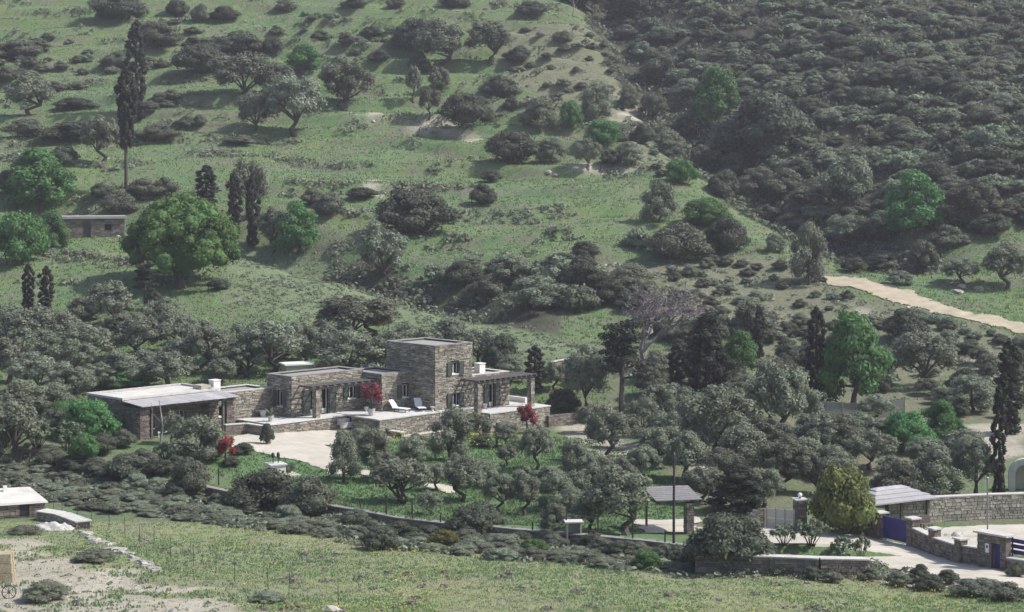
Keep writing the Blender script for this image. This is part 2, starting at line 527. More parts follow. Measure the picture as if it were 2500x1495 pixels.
gm = ground_masks(GX, GY, GZ)
def ground_material():
    m, nt, p, out = _nodes('hillside_ground')
    at1 = nt.nodes.new('ShaderNodeAttribute'); at1.attribute_name = 'cover_a'
    at2 = nt.nodes.new('ShaderNodeAttribute'); at2.attribute_name = 'cover_b'
    s1 = nt.nodes.new('ShaderNodeSeparateColor'); nt.links.new(at1.outputs['Color'], s1.inputs[0])
    s2 = nt.nodes.new('ShaderNodeSeparateColor'); nt.links.new(at2.outputs['Color'], s2.inputs[0])
    fine = ramp(nt, noise(nt, 2.6, 5, .7, stretch=(1, .6, 1)), .3, .7)
    mid = ramp(nt, noise(nt, .28, 4, .6), .35, .65)
    big = ramp(nt, noise(nt, .07, 3, .6), .4, .62)
    spot = ramp(nt, noise(nt, .9, 4, .65), .52, .66)
    streak = ramp(nt, noise(nt, .32, 5, .65, stretch=(.45, 1, 1)), .46, .64)
    g = mix_rgb(nt, mid, (.142, .242, .088), (.205, .248, .098))
    g = mix_rgb(nt, big, g, (.138, .232, .102))
    g = mix_rgb(nt, streak, g, (.205, .200, .140))
    g = mix_rgb(nt, spot, g, (.225, .215, .160))
    g = mix_rgb(nt, fine, g, mix_rgb(nt, .5, g, (.06, .085, .045)))
    mead = mix_rgb(nt, mid, (.265, .310, .140), (.290, .285, .170))
    mead = mix_rgb(nt, spot, mead, (.310, .300, .225))
    mead = mix_rgb(nt, fine, mead, mix_rgb(nt, .35, mead, (.14, .17, .09)))
    thy = mix_rgb(nt, mid, (.215, .250, .150), (.180, .250, .115))
    thy = mix_rgb(nt, fine, thy, (.145, .172, .105))
    maq = mix_rgb(nt, mid, (0.088, 0.098, 0.062), (0.131, 0.119, 0.081))
    maq = mix_rgb(nt, fine, maq, (0.056, 0.060, 0.045))
    scr = mix_rgb(nt, mid, (.205, .225, .130), (.250, .225, .165))
    scr = mix_rgb(nt, fine, scr, (.14, .155, .095))
    lush = mix_rgb(nt, mid, (.140, .250, .105), (.190, .235, .110))
    lush = mix_rgb(nt, fine, lush, (.09, .165, .07))
    bare = mix_rgb(nt, mid, (.56, .51, .42), (.46, .42, .335))
    bare = mix_rgb(nt, ramp(nt, noise(nt, 1.1, 5, .7), .55, .68), bare, (.26, .27, .16))
    bare = mix_rgb(nt, fine, bare, mix_rgb(nt, .4, bare, (0.188, 0.163, 0.125)))
    c = mix_rgb(nt, s2.outputs['Red'], g, mead)
    c = mix_rgb(nt, s2.outputs['Green'], c, scr)
    c = mix_rgb(nt, s1.outputs['Green'], c, thy)
    c = mix_rgb(nt, s1.outputs['Red'], c, maq)
    c = mix_rgb(nt, s1.outputs['Blue'], c, lush)
    c = mix_rgb(nt, s2.outputs['Blue'], c, bare)
    nt.links.new(c, p.inputs['Base Color'])
    p.inputs['Roughness'].default_value = .95
    p.inputs['Specular IOR Level'].default_value = .1
    b = nt.nodes.new('ShaderNodeBump'); b.inputs['Strength'].default_value = .9; b.inputs['Distance'].default_value = .25
    nt.links.new(noise(nt, 3.2, 5, .75), b.inputs['Height'])
    nt.links.new(b.outputs[0], p.inputs['Normal'])
    return m

me = np_mesh('hillside_ground', V, Fq, ground_material())
me.shade_smooth()
for nm, ks in (('cover_a', ('maquis', 'thyme', 'lush')), ('cover_b', ('meadow', 'scrubby', 'bare'))):
    at_ = me.color_attributes.new(nm, 'FLOAT_COLOR', 'POINT')
    arr = np.ones((ny, nx, 4), np.float32)
    for i, k in enumerate(ks):
        f = gm[k].astype(np.float32)
        f2 = f.copy()
        f2[1:-1, 1:-1] = (f[1:-1, 1:-1] * 2 + f[:-2, 1:-1] + f[2:, 1:-1] + f[1:-1, :-2] + f[1:-1, 2:]) / 6
        arr[..., i] = f2
    at_.data.foreach_set('color', arr.ravel())
tag(link('hillside', me), kind='structure', label='green terraced hillside and valley floor of the farm')

def drape(name, poly, m, label, off=.05, step=.16, rag=.8):
    """a paved or trodden sheet laid on the ground inside an outline"""
    W = [at(x, y) for x, y in poly]
    wp = [(w.x, w.y) for w in W]
    x0, x1 = min(p[0] for p in wp), max(p[0] for p in wp)
    y0, y1 = min(p[1] for p in wp), max(p[1] for p in wp)
    gx = np.arange(x0, x1 + step, step); gy = np.arange(y0, y1 + step, step)
    X, Y = np.meshgrid(gx, gy)
    jx = rag * fbm(X * .7, Y * .7, 4); jy = rag * 1.2 * fbm(X * .7 + 9, Y * .7, 4)
    ins = inside(X + jx, Y + jy, wp)
    cells = ins[:-1, :-1] & ins[1:, :-1] & ins[:-1, 1:] & ins[1:, 1:]
    idx = -np.ones(X.shape, int)
    used = np.zeros(X.shape, bool)
    for di in (0, 1):
        for dj in (0, 1):
            used[di:X.shape[0]-1+di, dj:X.shape[1]-1+dj] |= cells
    idx[used] = np.arange(used.sum())
    Vv = np.stack([X[used], Y[used], hgt(X[used], Y[used]) + off], -1)
    ci, cj = np.nonzero(cells)
    fq = np.stack([idx[ci, cj], idx[ci, cj+1], idx[ci+1, cj+1], idx[ci+1, cj]], -1)
    mm = np_mesh(name, Vv, fq, m); mm.shade_smooth()
    return tag(link(name, mm), label=label, kind='structure')

drape('driveway', SHEETS['driveway'], M['concrete'], 'pale concrete driveway below the stone terrace')
drape('dirt_track', SHEETS['dirt_track'], M['dirt'], 'ochre dirt track crossing the spur', off=.09, rag=1.1)
drape('gate_drive', SHEETS['gate_drive'], M['concrete'], 'pale concrete drive in front of the blue gates', off=.06)
drape('garden_path', SHEETS['garden_path'], M['concrete'], 'short pale path between the garden olives', off=.06)
drape('yard', SHEETS['yard'], M['concrete'], 'pale yard beside the slatted shelter', off=.06)

drape('courtyard', SHEETS['courtyard'], M['concrete'], 'pale paved courtyard in front of the long rubble wall', off=.06)

# ------------------------------------------------------------------ stonework
_us = []
for k in range(4):
    r_ = random.Random(40 + k); b_ = MB()
    j = lambda s: s * .5 + r_.uniform(-.07, .07)
    b_.hexa([(j(-1), -.5, j(-1)), (j(1), -.5, j(-1)), (j(1), .5, j(-1)), (j(-1), .5, j(-1)), (j(-1), -.5, j(1)), (j(1), -.5, j(1)), (j(1), .5, j(1)), (j(-1), .5, j(1))])
    _us.append(b_)
_unit = {}
def unit_stone(mk):
    if mk not in _unit:
        _unit[mk] = [b_.mesh('stone', M[mk + '_o']) for b_ in _us]
    return _unit[mk]

def stones_on(o, ax, up, nrm, L, H, r_, openings=(), ch=(.08, .16), ln=(.25, .75), dep=.10, gap=.034, slope=0.0, rough=0.0):
    """stone slabs laid in courses on a rectangle; returns (corners of a hexahedron, face area) for each"""
    o = Vector(o); ax = Vector(ax); up = Vector(up); nrm = Vector(nrm)
    out = []
    z = 0.0
    while z < H - .03:
        h = min(r_.uniform(*ch), H - z)
        if H - z - h < .05:
            h = H - z
        x = -r_.uniform(0, ln[0])
        while x < L:
            l = r_.uniform(*ln)
            spans = [(max(x, 0), min(x + l, L))]
            for (a, b, c, d) in openings:
                if z < d - .01 and z + h > c + .01:
                    ns = []
                    for s0, s1 in spans:
                        if s1 <= a or s0 >= b: ns.append((s0, s1))
                        else:
                            if s0 < a: ns.append((s0, a))
                            if s1 > b: ns.append((b, s1))
                    spans = ns
            for s0, s1 in spans:
                if s1 - s0 < .06: continue
                g = gap
                pr = dep * r_.uniform(.45, 1.0)
                jj_ = lambda: r_.uniform(-.014, .014) * (1 + rough)
                P = []
                for (u_, v_) in ((s0 + g / 2, z + g / 2), (s1 - g / 2, z + g / 2), (s1 - g / 2, z + h - g / 2), (s0 + g / 2, z + h - g / 2)):
                    P.append((u_ + jj_(), v_ + jj_()))
                pt = lambda uv, n_: o + ax * uv[0] + up * (uv[1] + slope * uv[0]) + nrm * n_
                c8 = [pt(P[0], -.03), pt(P[1], -.03), pt(P[1], pr), pt(P[0], pr + jj_()), pt(P[3], -.03), pt(P[2], -.03), pt(P[2], pr + jj_()), pt(P[3], pr)]
                out.append((c8, (s1 - s0) * h, (o, ax, up, nrm, (s0 + s1) / 2, z + h / 2, s1 - s0 - g, h - g, pr, slope)))
            x += l
        z += h
    return out

def lay_stones(sets, limit, mk):
    """sets: list of (parent part, stones). The largest become pieces of their own, the rest of each wall one part"""
    allst = [(st[1], i, k) for i, (_, sts) in enumerate(sets) for k, st in enumerate(sts)]
    allst.sort(reverse=True)
    big = set((i, k) for _, i, k in allst[:limit])
    r_ = random.Random(5)
    for i, (par, sts) in enumerate(sets):
        mb = MB()
        for k, st in enumerate(sts):
            if (i, k) in big:
                o, ax, up, nrm, cx_, cz_, w_, h_, pr, sl = st[2]
                ob = link('stone', r_.choice(unit_stone(mk)), par)
                c = o + ax * cx_ + up * (cz_ + sl * cx_) + nrm * (pr / 2 - .015)
                axs = (ax + up * sl)
                ob.matrix_local = Matrix(((axs.x * w_, nrm.x * (pr + .03), up.x * h_, c.x), (axs.y * w_, nrm.y * (pr + .03), up.y * h_, c.y), (axs.z * w_, nrm.z * (pr + .03), up.z * h_, c.z), (0, 0, 0, 1)))
            else:
                mb.hexa(st[0])
        if mb.v:
            tag(mb.build('stonework', M[mk], par), kind='stuff')

def wall_cells(mb, x0, x1, z0, z1, openings, put):
    """solid wall pieces round rectangular openings; put(a, b, c, d) adds one piece"""
    xsb = sorted(set([x0, x1] + [v for o in openings for v in o[:2] if x0 < v < x1]))
    for a, b in zip(xsb[:-1], xsb[1:]):
        cut = sorted((o[2], o[3]) for o in openings if o[0] < (a + b) / 2 < o[1])
        z = z0
        for c, d in cut:
            if c > z + .01: put(a, b, z, min(c, z1))
            z = max(z, d)
        if z < z1 - .01: put(a, b, z, z1)
# ------------------------------------------------------------------ buildings
UPV = Vector((0, 0, 1))
def gb(mb, o, ax, nrm, a0, a1, n0, n1, z0, z1):
    o = Vector(o); ax = Vector(ax); nrm = Vector(nrm)
    q = lambda a, n, z: o + ax * a + nrm * n + UPV * z
    if ax.cross(UPV).dot(nrm) < 0:
        a0, a1 = a1, a0
    mb.hexa([q(a0, n1, z0), q(a1, n1, z0), q(a1, n0, z0), q(a0, n0, z0), q(a0, n1, z1), q(a1, n1, z1), q(a1, n0, z1), q(a0, n0, z1)])
    return mb

def window(par, o, ax, nrm, a0, a1, z0, z1, sill=True, mull=True, sillm='white', door=False):
    w = gb(MB(), o, ax, nrm, a0, a1, -.26, -.245, z0, z1).build('pane', M['glass'], None)
    w.parent = par; w.name = 'window' if not door else 'glass_door'
    f = MB(); t = .075
    gb(f, o, ax, nrm, a0, a0 + t, -.243, -.17, z0, z1); gb(f, o, ax, nrm, a1 - t, a1, -.243, -.17, z0, z1)
    gb(f, o, ax, nrm, a0 + t, a1 - t, -.243, -.17, z1 - t, z1); gb(f, o, ax, nrm, a0 + t, a1 - t, -.243, -.17, z0, z0 + t)
    if mull:
        c = (a0 + a1) / 2
        gb(f, o, ax, nrm, c - .035, c + .035, -.243, -.18, z0 + t, z1 - t)
    if door:
        gb(f, o, ax, nrm, a0 + t, a1 - t, -.243, -.19, z0 + t, z0 + .42)
    f.build('frame', M['frame'], w)
    if sill:
        gb(MB(), o, ax, nrm, a0 - .03, a1 + .03, -.24, .13, z0 - .07, z0 + .004).build('sill', M[sillm], w)
    return w

def shutter(par, o, ax, nrm, a0, a1, z0, z1):
    s_ = gb(MB(), o, ax, nrm, a0, a1, .125, .165, z0, z1).build('shutter', M['shutter'], par)
    n_ = max(3, int((z1 - z0) / .13))
    m_ = MB()
    gb(m_, o, ax, nrm, a0, a0 + .06, .166, .185, z0, z1); gb(m_, o, ax, nrm, a1 - .06, a1, .166, .185, z0, z1)
    for k in range(n_):
        zz = z0 + .04 + (z1 - z0 - .08) * k / n_
        gb(m_, o, ax, nrm, a0 + .07, a1 - .07, .166, .18, zz, zz + .07)
    m_.build('louvre', M['shutter'], s_)
    return s_

def stone_block(par, u0, u1, v0, v1, z0, z1, front=(), left=(), seed=1, sets=None, T=.4, mort='mortar', capm='cap', faces='FLRB', cap=True):
    """four walls with openings, flat roof sunk behind a parapet"""
    r_ = random.Random(seed); mb = MB()
    fo, lo = (0, v0, 0), (u0, 0, 0)
    wall_cells(mb, u0, u1, z0, z1, front, lambda a, b, c, d: mb.box(a, b, v0, v0 + T, c, d))
    wall_cells(mb, v0 + T, v1 - T, z0, z1, left, lambda a, b, c, d: mb.box(u0, u0 + T, a, b, c, d))
    mb.box(u1 - T, u1, v0 + T, v1 - T, z0, z1)
    mb.box(u0, u1, v1 - T, v1, z0, z1)
    w = mb.build('wall', M[mort], par)
    st = []
    if 'F' in faces: st += stones_on((u0, v0, z0), (1, 0, 0), UPV, (0, -1, 0), u1 - u0, z1 - z0, r_, [(a - u0, b - u0, c - z0, d - z0) for a, b, c, d in front])
    if 'L' in faces: st += stones_on((u0, v1, z0), (0, -1, 0), UPV, (-1, 0, 0), v1 - v0, z1 - z0, r_, [(v1 - b, v1 - a, c - z0, d - z0) for a, b, c, d in left])
    if 'R' in faces: st += stones_on((u1, v0, z0), (0, 1, 0), UPV, (1, 0, 0), v1 - v0, z1 - z0, r_)
    if 'B' in faces: st += stones_on((u1, v1, z0), (-1, 0, 0), UPV, (0, 1, 0), u1 - u0, z1 - z0, r_)
    if sets is not None:
        sets.append((w, st))
    MB().box(u0 + T, u1 - T, v0 + T, v1 - T, z1 - .3, z1 - .12).build('roof', M['roof_grey'], par)
    if cap:
        c = MB(); e = .07
        c.box(u0 - e, u1 + e, v0 - e, v0 + T, z1, z1 + .05); c.box(u0 - e, u1 + e, v1 - T, v1 + e, z1, z1 + .05)
        c.box(u0 - e, u0 + T, v0 + T, v1 - T, z1, z1 + .05); c.box(u1 - T, u1 + e, v0 + T, v1 - T, z1, z1 + .05)
        c.build('coping', M[capm], par)
    return w

ZT = -21.9
HX, HY = (710 - CX) / F * 161.3, 161.3
R45 = math.radians(45)
house = thing('stone_house', 'large grey schist farmhouse with square tower and low flat-roofed wings', 'house', (HX, HY, ZT), R45)
HS = .965
house.scale = (HS, HS, HS)
sets = []
# low left wing
FZ = (-5.6, -5.0, .35, 1.25)
stone_block(house, -6.6, -.02, 2.6, 6.0, -1.2, 2.3, front=[FZ], seed=1, sets=sets, faces='FL')
window(house, (0, 2.6, 0), (1, 0, 0), (0, -1, 0), *FZ, mull=False)
shutter(house, (0, 2.6, 0), (1, 0, 0), (0, -1, 0), -4.95, -4.45, .2, 1.4)
# block with the pergola
FA = [(2.0, 2.95, .02, 2.15), (3.0 + .35, 4.05, .02, 2.15), (6.15, 7.1, 1.05, 2.1)]
LA = [(.9, 1.75, .85, 2.15)]
stone_block(house, 0, 7.98, 0, 3.2, -1.2, 3.45, front=FA, left=LA, seed=2, sets=sets, faces='FLB', capm='cap_dull')
fo = (0, 0, 0); fx = (1, 0, 0); fn = (0, -1, 0)
window(house, fo, fx, fn, *FA[0], sill=False, mull=False, door=True)
window(house, fo, fx, fn, *FA[1], sill=False, mull=False, door=True)
window(house, fo, fx, fn, *FA[2])
shutter(house, fo, fx, fn, 1.2, 2.0, .05, 2.2); shutter(house, fo, fx, fn, 4.1, 4.85, .05, 2.2)
shutter(house, fo, fx, fn, 5.7, 6.13, 1.0, 2.15); shutter(house, fo, fx, fn, 7.13, 7.56, 1.0, 2.15)
lo = (0, 0, 0); lx = (0, 1, 0); ln_ = (-1, 0, 0)
window(house, lo, lx, ln_, *LA[0])
shutter(house, lo, lx, ln_, .45, .88, .8, 2.2); shutter(house, lo, lx, ln_, 1.77, 2.2, .8, 2.2)
# block before the tower
FB = [(10.3, 11.15, 1.0, 2.1)]
stone_block(house, 8.0, 11.58, -2.4, 2.4, -1.2, 3.2, front=FB, seed=3, sets=sets, faces='FLB', capm='cap_dull')
window(house, (0, -2.4, 0), fx, fn, *FB[0])
shutter(house, (0, -2.4, 0), fx, fn, 9.78, 10.28, .95, 2.15)
# tower
FT = [(13.55, 14.45, .25, 1.3), (13.55, 14.45, 3.0, 4.05)]
stone_block(house, 11.6, 16.1, -5.3, .9, -2.6, 5.6, front=FT, seed=4, sets=sets, capm='cap_dull')
for w_ in FT:
    window(house, (0, -5.3, 0), fx, fn, *w_, mull=True)
    shutter(house, (0, -5.3, 0), fx, fn, w_[0] - .52, w_[0] - .02, w_[2] - .12, w_[3] + .05)
    shutter(house, (0, -5.3, 0), fx, fn, w_[1] + .02, w_[1] + .52, w_[2] - .12, w_[3] + .05)
# right wing
FC = [(18.3, 19.05, -.33, 1.75)]
stone_block(house, 16.12, 20.9, -5.1, -.6, -2.6, 2.65, front=FC, seed=5, sets=sets, faces='FRB')
window(house, (0, -5.1, 0), fx, fn, *FC[0], sill=False, mull=False, door=True)
shutter(house, (0, -5.1, 0), fx, fn, 17.7, 18.27, -.3, 1.8); shutter(house, (0, -5.1, 0), fx, fn, 19.08, 19.65, -.3, 1.8)
ch = MB().box(18.7, 19.4, -3.6, -2.9, 2.3, 3.35); ch.box(18.65, 19.45, -3.65, -2.85, 3.352, 3.42); ch.build('chimney', M['white'], house)
ch = MB().box(-4.9, -4.2, 4.2, 4.9, 2.0, 3.15); ch.box(-4.95, -4.15, 4.15, 4.95, 3.152, 3.22); ch.build('chimney', M['white'], house)
ch = MB().box(-6.1, -5.1, 4.3, 5.5, 2.0, 2.85); ch.build('roof_hatch', M['beige'], house)
def pergola(par, u0, u1, v0, v1, z, n, pillars, slats):
    MB().box(u0, u1, v0 + .12, v0 + .28, z, z + .17).build('front_beam', M['beamwood'], par)
    for k in range(n):
        uu = u0 + .08 + (u1 - u0 - .16) * k / (n - 1)
        MB().box(uu - .055, uu + .055, v0 - .22, v1, z + .172, z + .33).build('beam', M['beamwood'], par)
    m_ = MB()
    for k in range(slats):
        vv = v0 - .1 + (v1 - v0) * k / slats
        MB().box(u0 - .05, u1 + .05, vv, vv + .06, z + .332, z + .37).build('slat', M['beamwood'], par)
    for uu, zz in pillars:
        p_ = MB().box(uu - .24, uu + .24, v0 - .02, v0 + .42, zz, z - .002).build('pillar', M['mortar'], par)
        r_ = random.Random(int(uu * 10)); st = []
        for o_, a_, n_, l_ in (((uu - .24, v0 - .02, zz), (1, 0, 0), (0, -1, 0), .48), ((uu - .24, v0 + .42, zz), (0, -1, 0), (-1, 0, 0), .44), ((uu + .24, v0 - .02, zz), (0, 1, 0), (1, 0, 0), .44)):
            st += stones_on(o_, a_, UPV, n_, l_, z - zz, r_, ch=(.1, .2), ln=(.22, .5), dep=.05)
        sets.append((p_, st))
pergola(house, .75, 7.9, -1.75, -.13, 2.38, 10, [(1.5, .0)], 5)
pergola(house, 14.6, 21.9, -7.5, -5.23, 2.2, 12, [(14.9, -2.4), (21.5, -.35)], 9)

# terraces
terr = thing('stone_terrace', 'raised terrace with white paving and grey stone retaining walls before the farmhouse', 'terrace', (HX, HY, ZT), R45)
tsets = []
terr.scale = (HS, HS, HS)
def retaining(par, u0, u1, v0, v1, z0, z1, faces, seed, pave='paving'):
    w = MB().box(u0, u1, v0, v1, z0, z1 - .1).build('retaining_wall', M['mortar'], par)
    r_ = random.Random(seed); st = []
    if 'F' in faces: st += stones_on((u0, v0, z0), (1, 0, 0), UPV, (0, -1, 0), u1 - u0, z1 - z0 - .1, r_)
    if 'L' in faces: st += stones_on((u0, v1, z0), (0, -1, 0), UPV, (-1, 0, 0), v1 - v0, z1 - z0 - .1, r_)
    if 'R' in faces: st += stones_on((u1, v0, z0), (0, 1, 0), UPV, (1, 0, 0), v1 - v0, z1 - z0 - .1, r_)
    tsets.append((w, st))
    # paving slabs laid with open joints
    nu, nv = max(1, round((u1 - u0) / 1.25)), max(1, round((v1 - v0) / 1.25))
    for i in range(nu):
        for j in range(nv):
            a0 = u0 - .12 * (i == 0) + (u1 - u0) * i / nu; a1 = u0 + (u1 - u0) * (i + 1) / nu + .12 * (i == nu - 1)
            b0 = v0 + (v1 - v0) * j / nv - .12 * (j == 0); b1 = v0 + (v1 - v0) * (j + 1) / nv
            MB().box(a0 + .006, a1 - .006, b0 + .006, b1 - .006, z1 - .098, z1).build('paving_slab', M[pave], par)
    return w
retaining(terr, -3.65, 4.58, -1.9, -.13, -1.4, 0, 'FL', 21)
retaining(terr, -3.65, -.02, -.128, 2.48, -1.4, 0, 'L', 22)
retaining(terr, 4.6, 11.46, -6.0, -2.55, -2.4, 0, 'FL', 23)
retaining(terr, 4.6, 7.86, -2.548, -.13, -1.4, 0, '', 24)
retaining(terr, 11.48, 15.6, -6.0, -5.45, -2.6, 0, 'F', 25)
retaining(terr, 15.7, 23.2, -7.95, -5.25, -3.0, -.35, 'FLR', 26)
retaining(terr, 21.05, 23.2, -5.248, -2.0, -3.0, -.35, 'R', 27)
p_ = MB().box(22.9, 23.18, -5.2, -2.0, -.348, .1).box(21.1, 22.88, -2.3, -2.02, -.348, .1).build('low_parapet', M['white'], terr)
# bed wall and two steps below the terrace
retaining(terr, 5.6, 6.0, -7.6, -6.15, -2.6, -1.0, 'FL', 28, 'cap')
retaining(terr, 6.02, 10.5, -7.6, -7.25, -2.8, -1.35, 'F', 29, 'cap')
for k in range(2):
    MB().box(3.4, 4.55, -2.3 - .33 * k, -2.02 - .33 * k, -.75 - .25 * k, -.25 - .28 * k).build('step', M['cap'], terr)
lay_stones(sets, 300, 'stone')
lay_stones(tsets, 200, 'stone')

# ---- outbuilding with slate porch
A2 = Vector(((341 - CX) / F * 152, 152, -22.95))
outb = thing('stone_outbuilding', 'low stone outbuilding with whitewashed flat roof and slate-covered porch', 'building', A2, R45)
sets = []
FO = [(2.0, 2.9, 1.0, 2.2), (5.0, 5.9, .05, 2.2)]
w_ = stone_block(outb, 0, 9.0, 2.3, 7.1, -.8, 3.45, front=FO, seed=31, sets=sets, cap=False, mort='mortar_tan', faces='FLR')
for k, o_ in enumerate(FO):
    window(outb, (0, 2.3, 0), fx, fn, *o_, sill=k == 0, door=k == 1)
MB().box(.3, 8.7, 2.6, 6.8, 3.2, 3.48).build('roof_deck', M['roof_white'], outb)
MB().box(-.12, 9.12, 2.16, 2.42, 3.452, 3.62).box(-.12, 9.12, 6.98, 7.22, 3.452, 3.62).box(-.12, .12, 2.422, 6.978, 3.452, 3.62).box(8.88, 9.12, 2.422, 6.978, 3.452, 3.62).build('roof_kerb', M['cap'], outb)
w2 = MB().box(0, .4, 0, 2.28, -.8, 3.0).build('side_wall', M['mortar_tan'], outb)
st = stones_on((0, 2.3, -.8), (0, -1, 0), UPV, (-1, 0, 0), 2.3, 3.8, random.Random(8)) + stones_on((0, 0, -.8), (1, 0, 0), UPV, (0, -1, 0), .85, 3.75, random.Random(9))
MB().box(.402, .85, 0, .4, -.8, 2.95).build('pier', M['mortar_tan'], outb)
sets.append((w2, st))
p2 = MB().box(8.2, 9.0, 0, .4, -.8, 2.95).build('pier', M['mortar_tan'], outb)
sets.append((p2, stones_on((8.2, 0, -.8), (1, 0, 0), UPV, (0, -1, 0), .8, 3.75, random.Random(10))))
MB().box(1.0, 1.18, -.1, .08, -.8, 2.9).build('post', M['wood'], outb)
MB().box(7.8, 7.98, -.1, .08, -.8, 2.9).build('post', M['wood'], outb)
MB().box(-.1, 9.1, -.12, .1, 2.902, 3.06).build('eaves_beam', M['beamwood'], outb)
for k in range(10):
    uu = .35 + k * .92
    MB().bar((uu, -.5, 3.1), (uu, 2.2, 3.3), .1, .12).build('rafter', M['beamwood'], outb)
for k in range(8):
    a0, a1 = -.15 + k * 1.165, -.15 + (k + 1) * 1.165 - .03
    dz = rnd.uniform(-.012, .012)
    MB().hexa([(a0, -.55, 3.17 + dz), (a1, -.55, 3.17 + dz), (a1, 2.15, 3.37), (a0, 2.15, 3.37), (a0, -.55, 3.22 + dz), (a1, -.55, 3.22 + dz), (a1, 2.15, 3.42), (a0, 2.15, 3.42)]).build('slate_sheet', M['slate'], outb)
MB().box(1.9, 3.3, .3, .36, .9, 1.02).box(1.95, 2.0, .3, .36, -.8, .9).box(3.2, 3.25, .3, .36, -.8, .9).build('porch_rail', M['frame'], outb)
lay_stones(sets, 200, 'stone_old')

# low earth wall in front of the terrace
def path_wall(name, label, pts, h, thick, mk, mort, group=None, capm=None, limit=60, seed=1, cat='wall', ch=(.12, .24), ln=(.25, .6), tops=None, down=.5, dep=.07, both=True):
    """a stone wall along ground points; parts: wall body, stones, coping"""
    P = [Vector(p) for p in pts]
    c = P[len(P) // 2].copy()
    root = thing(name, label, cat, c, 0, group)
    sets_ = []; r_ = random.Random(seed)
    for i, (a, b) in enumerate(zip(P[:-1], P[1:])):
        ha = h if not tops else tops[i]; hb = h if not tops else tops[i + 1]
        d = Vector((b.x - a.x, b.y - a.y, 0)); L = d.length; d.normalize()
        n = Vector((d.y, -d.x, 0))
        if n.dot(Vector((-a.x, -a.y, 0))) < 0: n = -n
        A = a - c; B = b - c; tk = n * thick / 2
        z0a, z0b, z1a, z1b = A.z - down, B.z - down, A.z + ha, B.z + hb
        q = lambda p, s, z: Vector((p.x, p.y, 0)) + tk * s + UPV * z
        order = [(A, 1), (B, 1), (B, -1), (A, -1)] if d.cross(UPV).dot(n) > 0 else [(B, 1), (A, 1), (A, -1), (B, -1)]
        zl = lambda p, lo_: (z0a if p is A else z0b) if lo_ else (z1a if p is A else z1b)
        w = MB().hexa([q(p, s, zl(p, True)) for p, s in order] + [q(p, s, zl(p, False)) for p, s in order]).build('wall_body', M[mort], root)
        st = []
        for sgn in ((1, -1) if both else (1,)):
            hh = min(z1a - z0a, z1b - z0b)
            if sgn == 1 and d.cross(UPV).dot(n) > 0 or sgn == -1 and d.cross(UPV).dot(n) < 0:
                o_, ax_, sl = q(A, sgn, z1a - hh), d, ((z1b - hh) - (z1a - hh)) / L
            else:
                o_, ax_, sl = q(B, sgn, z1b - hh), -d, (z1a - z1b) / L
            st += stones_on(o_, ax_, UPV, n * sgn, L, hh, r_, ch=ch, ln=ln, dep=dep, slope=sl)
        sets_.append((w, st))
        if capm:
            tk2 = tk * 1.35
            q2 = lambda p, s, z: Vector((p.x, p.y, 0)) + tk2 * s + UPV * z
            MB().hexa([q2(p, s, zl(p, False) + .002) for p, s in order] + [q2(p, s, zl(p, False) + .075) for p, s in order]).build('coping', M[capm], root)
    lay_stones(sets_, limit, mk)
    return root

def px_m(y_px, P):
    return y_px * P.y / F

path_wall('low_wall', 'low brown earth-coloured wall between the outbuilding and the terrace', [at(548, 1062), at(600, 1058), at(652, 1066)], .75, .35, 'stone_old', 'plaster_brown', capm='cap', limit=25, seed=3, dep=.03)
path_wall('garden_wall', 'brown rubble garden wall right of the farmhouse terrace', [at(1335, 1042), at(1390, 1036), at(1445, 1032)], .95, .4, 'stone_old', 'mortar_tan', limit=40, seed=4)
_bw = [(x_, float(wall_y(x_))) for x_ in np.linspace(_wx[0] + 4, _wx[-1], 17)]
for i, (s_, e_, lab) in enumerate([(0, 6, 'dark dry-stone boundary wall below the outbuilding garden'), (5, 11, 'low dry-stone boundary wall behind the round shrubs at the meadow edge'), (10, 17, 'low pale-topped boundary wall below the utility pole')]):
    path_wall('boundary_wall', lab, [Vector((x_, y_, float(hgt(x_, y_ - .6)))) for x_, y_ in _bw[s_:e_]], .6, .4, 'stone_old', 'mortar_tan', group='boundary wall along the meadow', capm='cap_dull' if i else None, limit=80, seed=50 + i, both=False)
path_wall('back_wall', 'tall smooth earth-brown wall on the slope behind the house cypress', [at(1345, 935), at(1390, 925), at(1440, 940)], 1.9, .3, 'stone_old', 'plaster_brown', capm='cap', limit=10, seed=5, dep=.012, ch=(.5, .7), ln=(1.2, 2.2))
path_wall('planter_wall', 'dark rubble retaining wall of the oleander bed beside the pale drive', [at(1700, 1402), at(1880, 1405), at(2000, 1410), at(2116, 1412)], 1.0, .5, 'stone_old', 'mortar_tan', capm='cap', limit=110, seed=6, ch=(.09, .2), ln=(.2, .5))

# ---- gate complex
def pillar(name, label, P, w, h, mk='stone_old', mort='mortar_tan', seed=1, capm='cap', rz=0.0, group=None, down=.4):
    root = thing(name, label, 'pillar', P, rz, group)
    b_ = MB().box(-w/2, w/2, -w/2, w/2, -down, h).build('shaft', M[mort], root)
    r_ = random.Random(seed); st = []
    for o_, a_, n_ in (((-w/2, -w/2, -down), (1, 0, 0), (0, -1, 0)), ((-w/2, w/2, -down), (0, -1, 0), (-1, 0, 0)), ((w/2, -w/2, -down), (0, 1, 0), (1, 0, 0))):
        st += stones_on(o_, a_, UPV, n_, w, h + down, r_, ch=(.1, .2), ln=(.2, .4), dep=.05)
    lay_stones([(b_, st)], 30, mk)
    MB().box(-w/2 - .1, w/2 + .1, -w/2 - .1, w/2 + .1, h + .002, h + .09).build('capstone', M[capm], root)
    return root

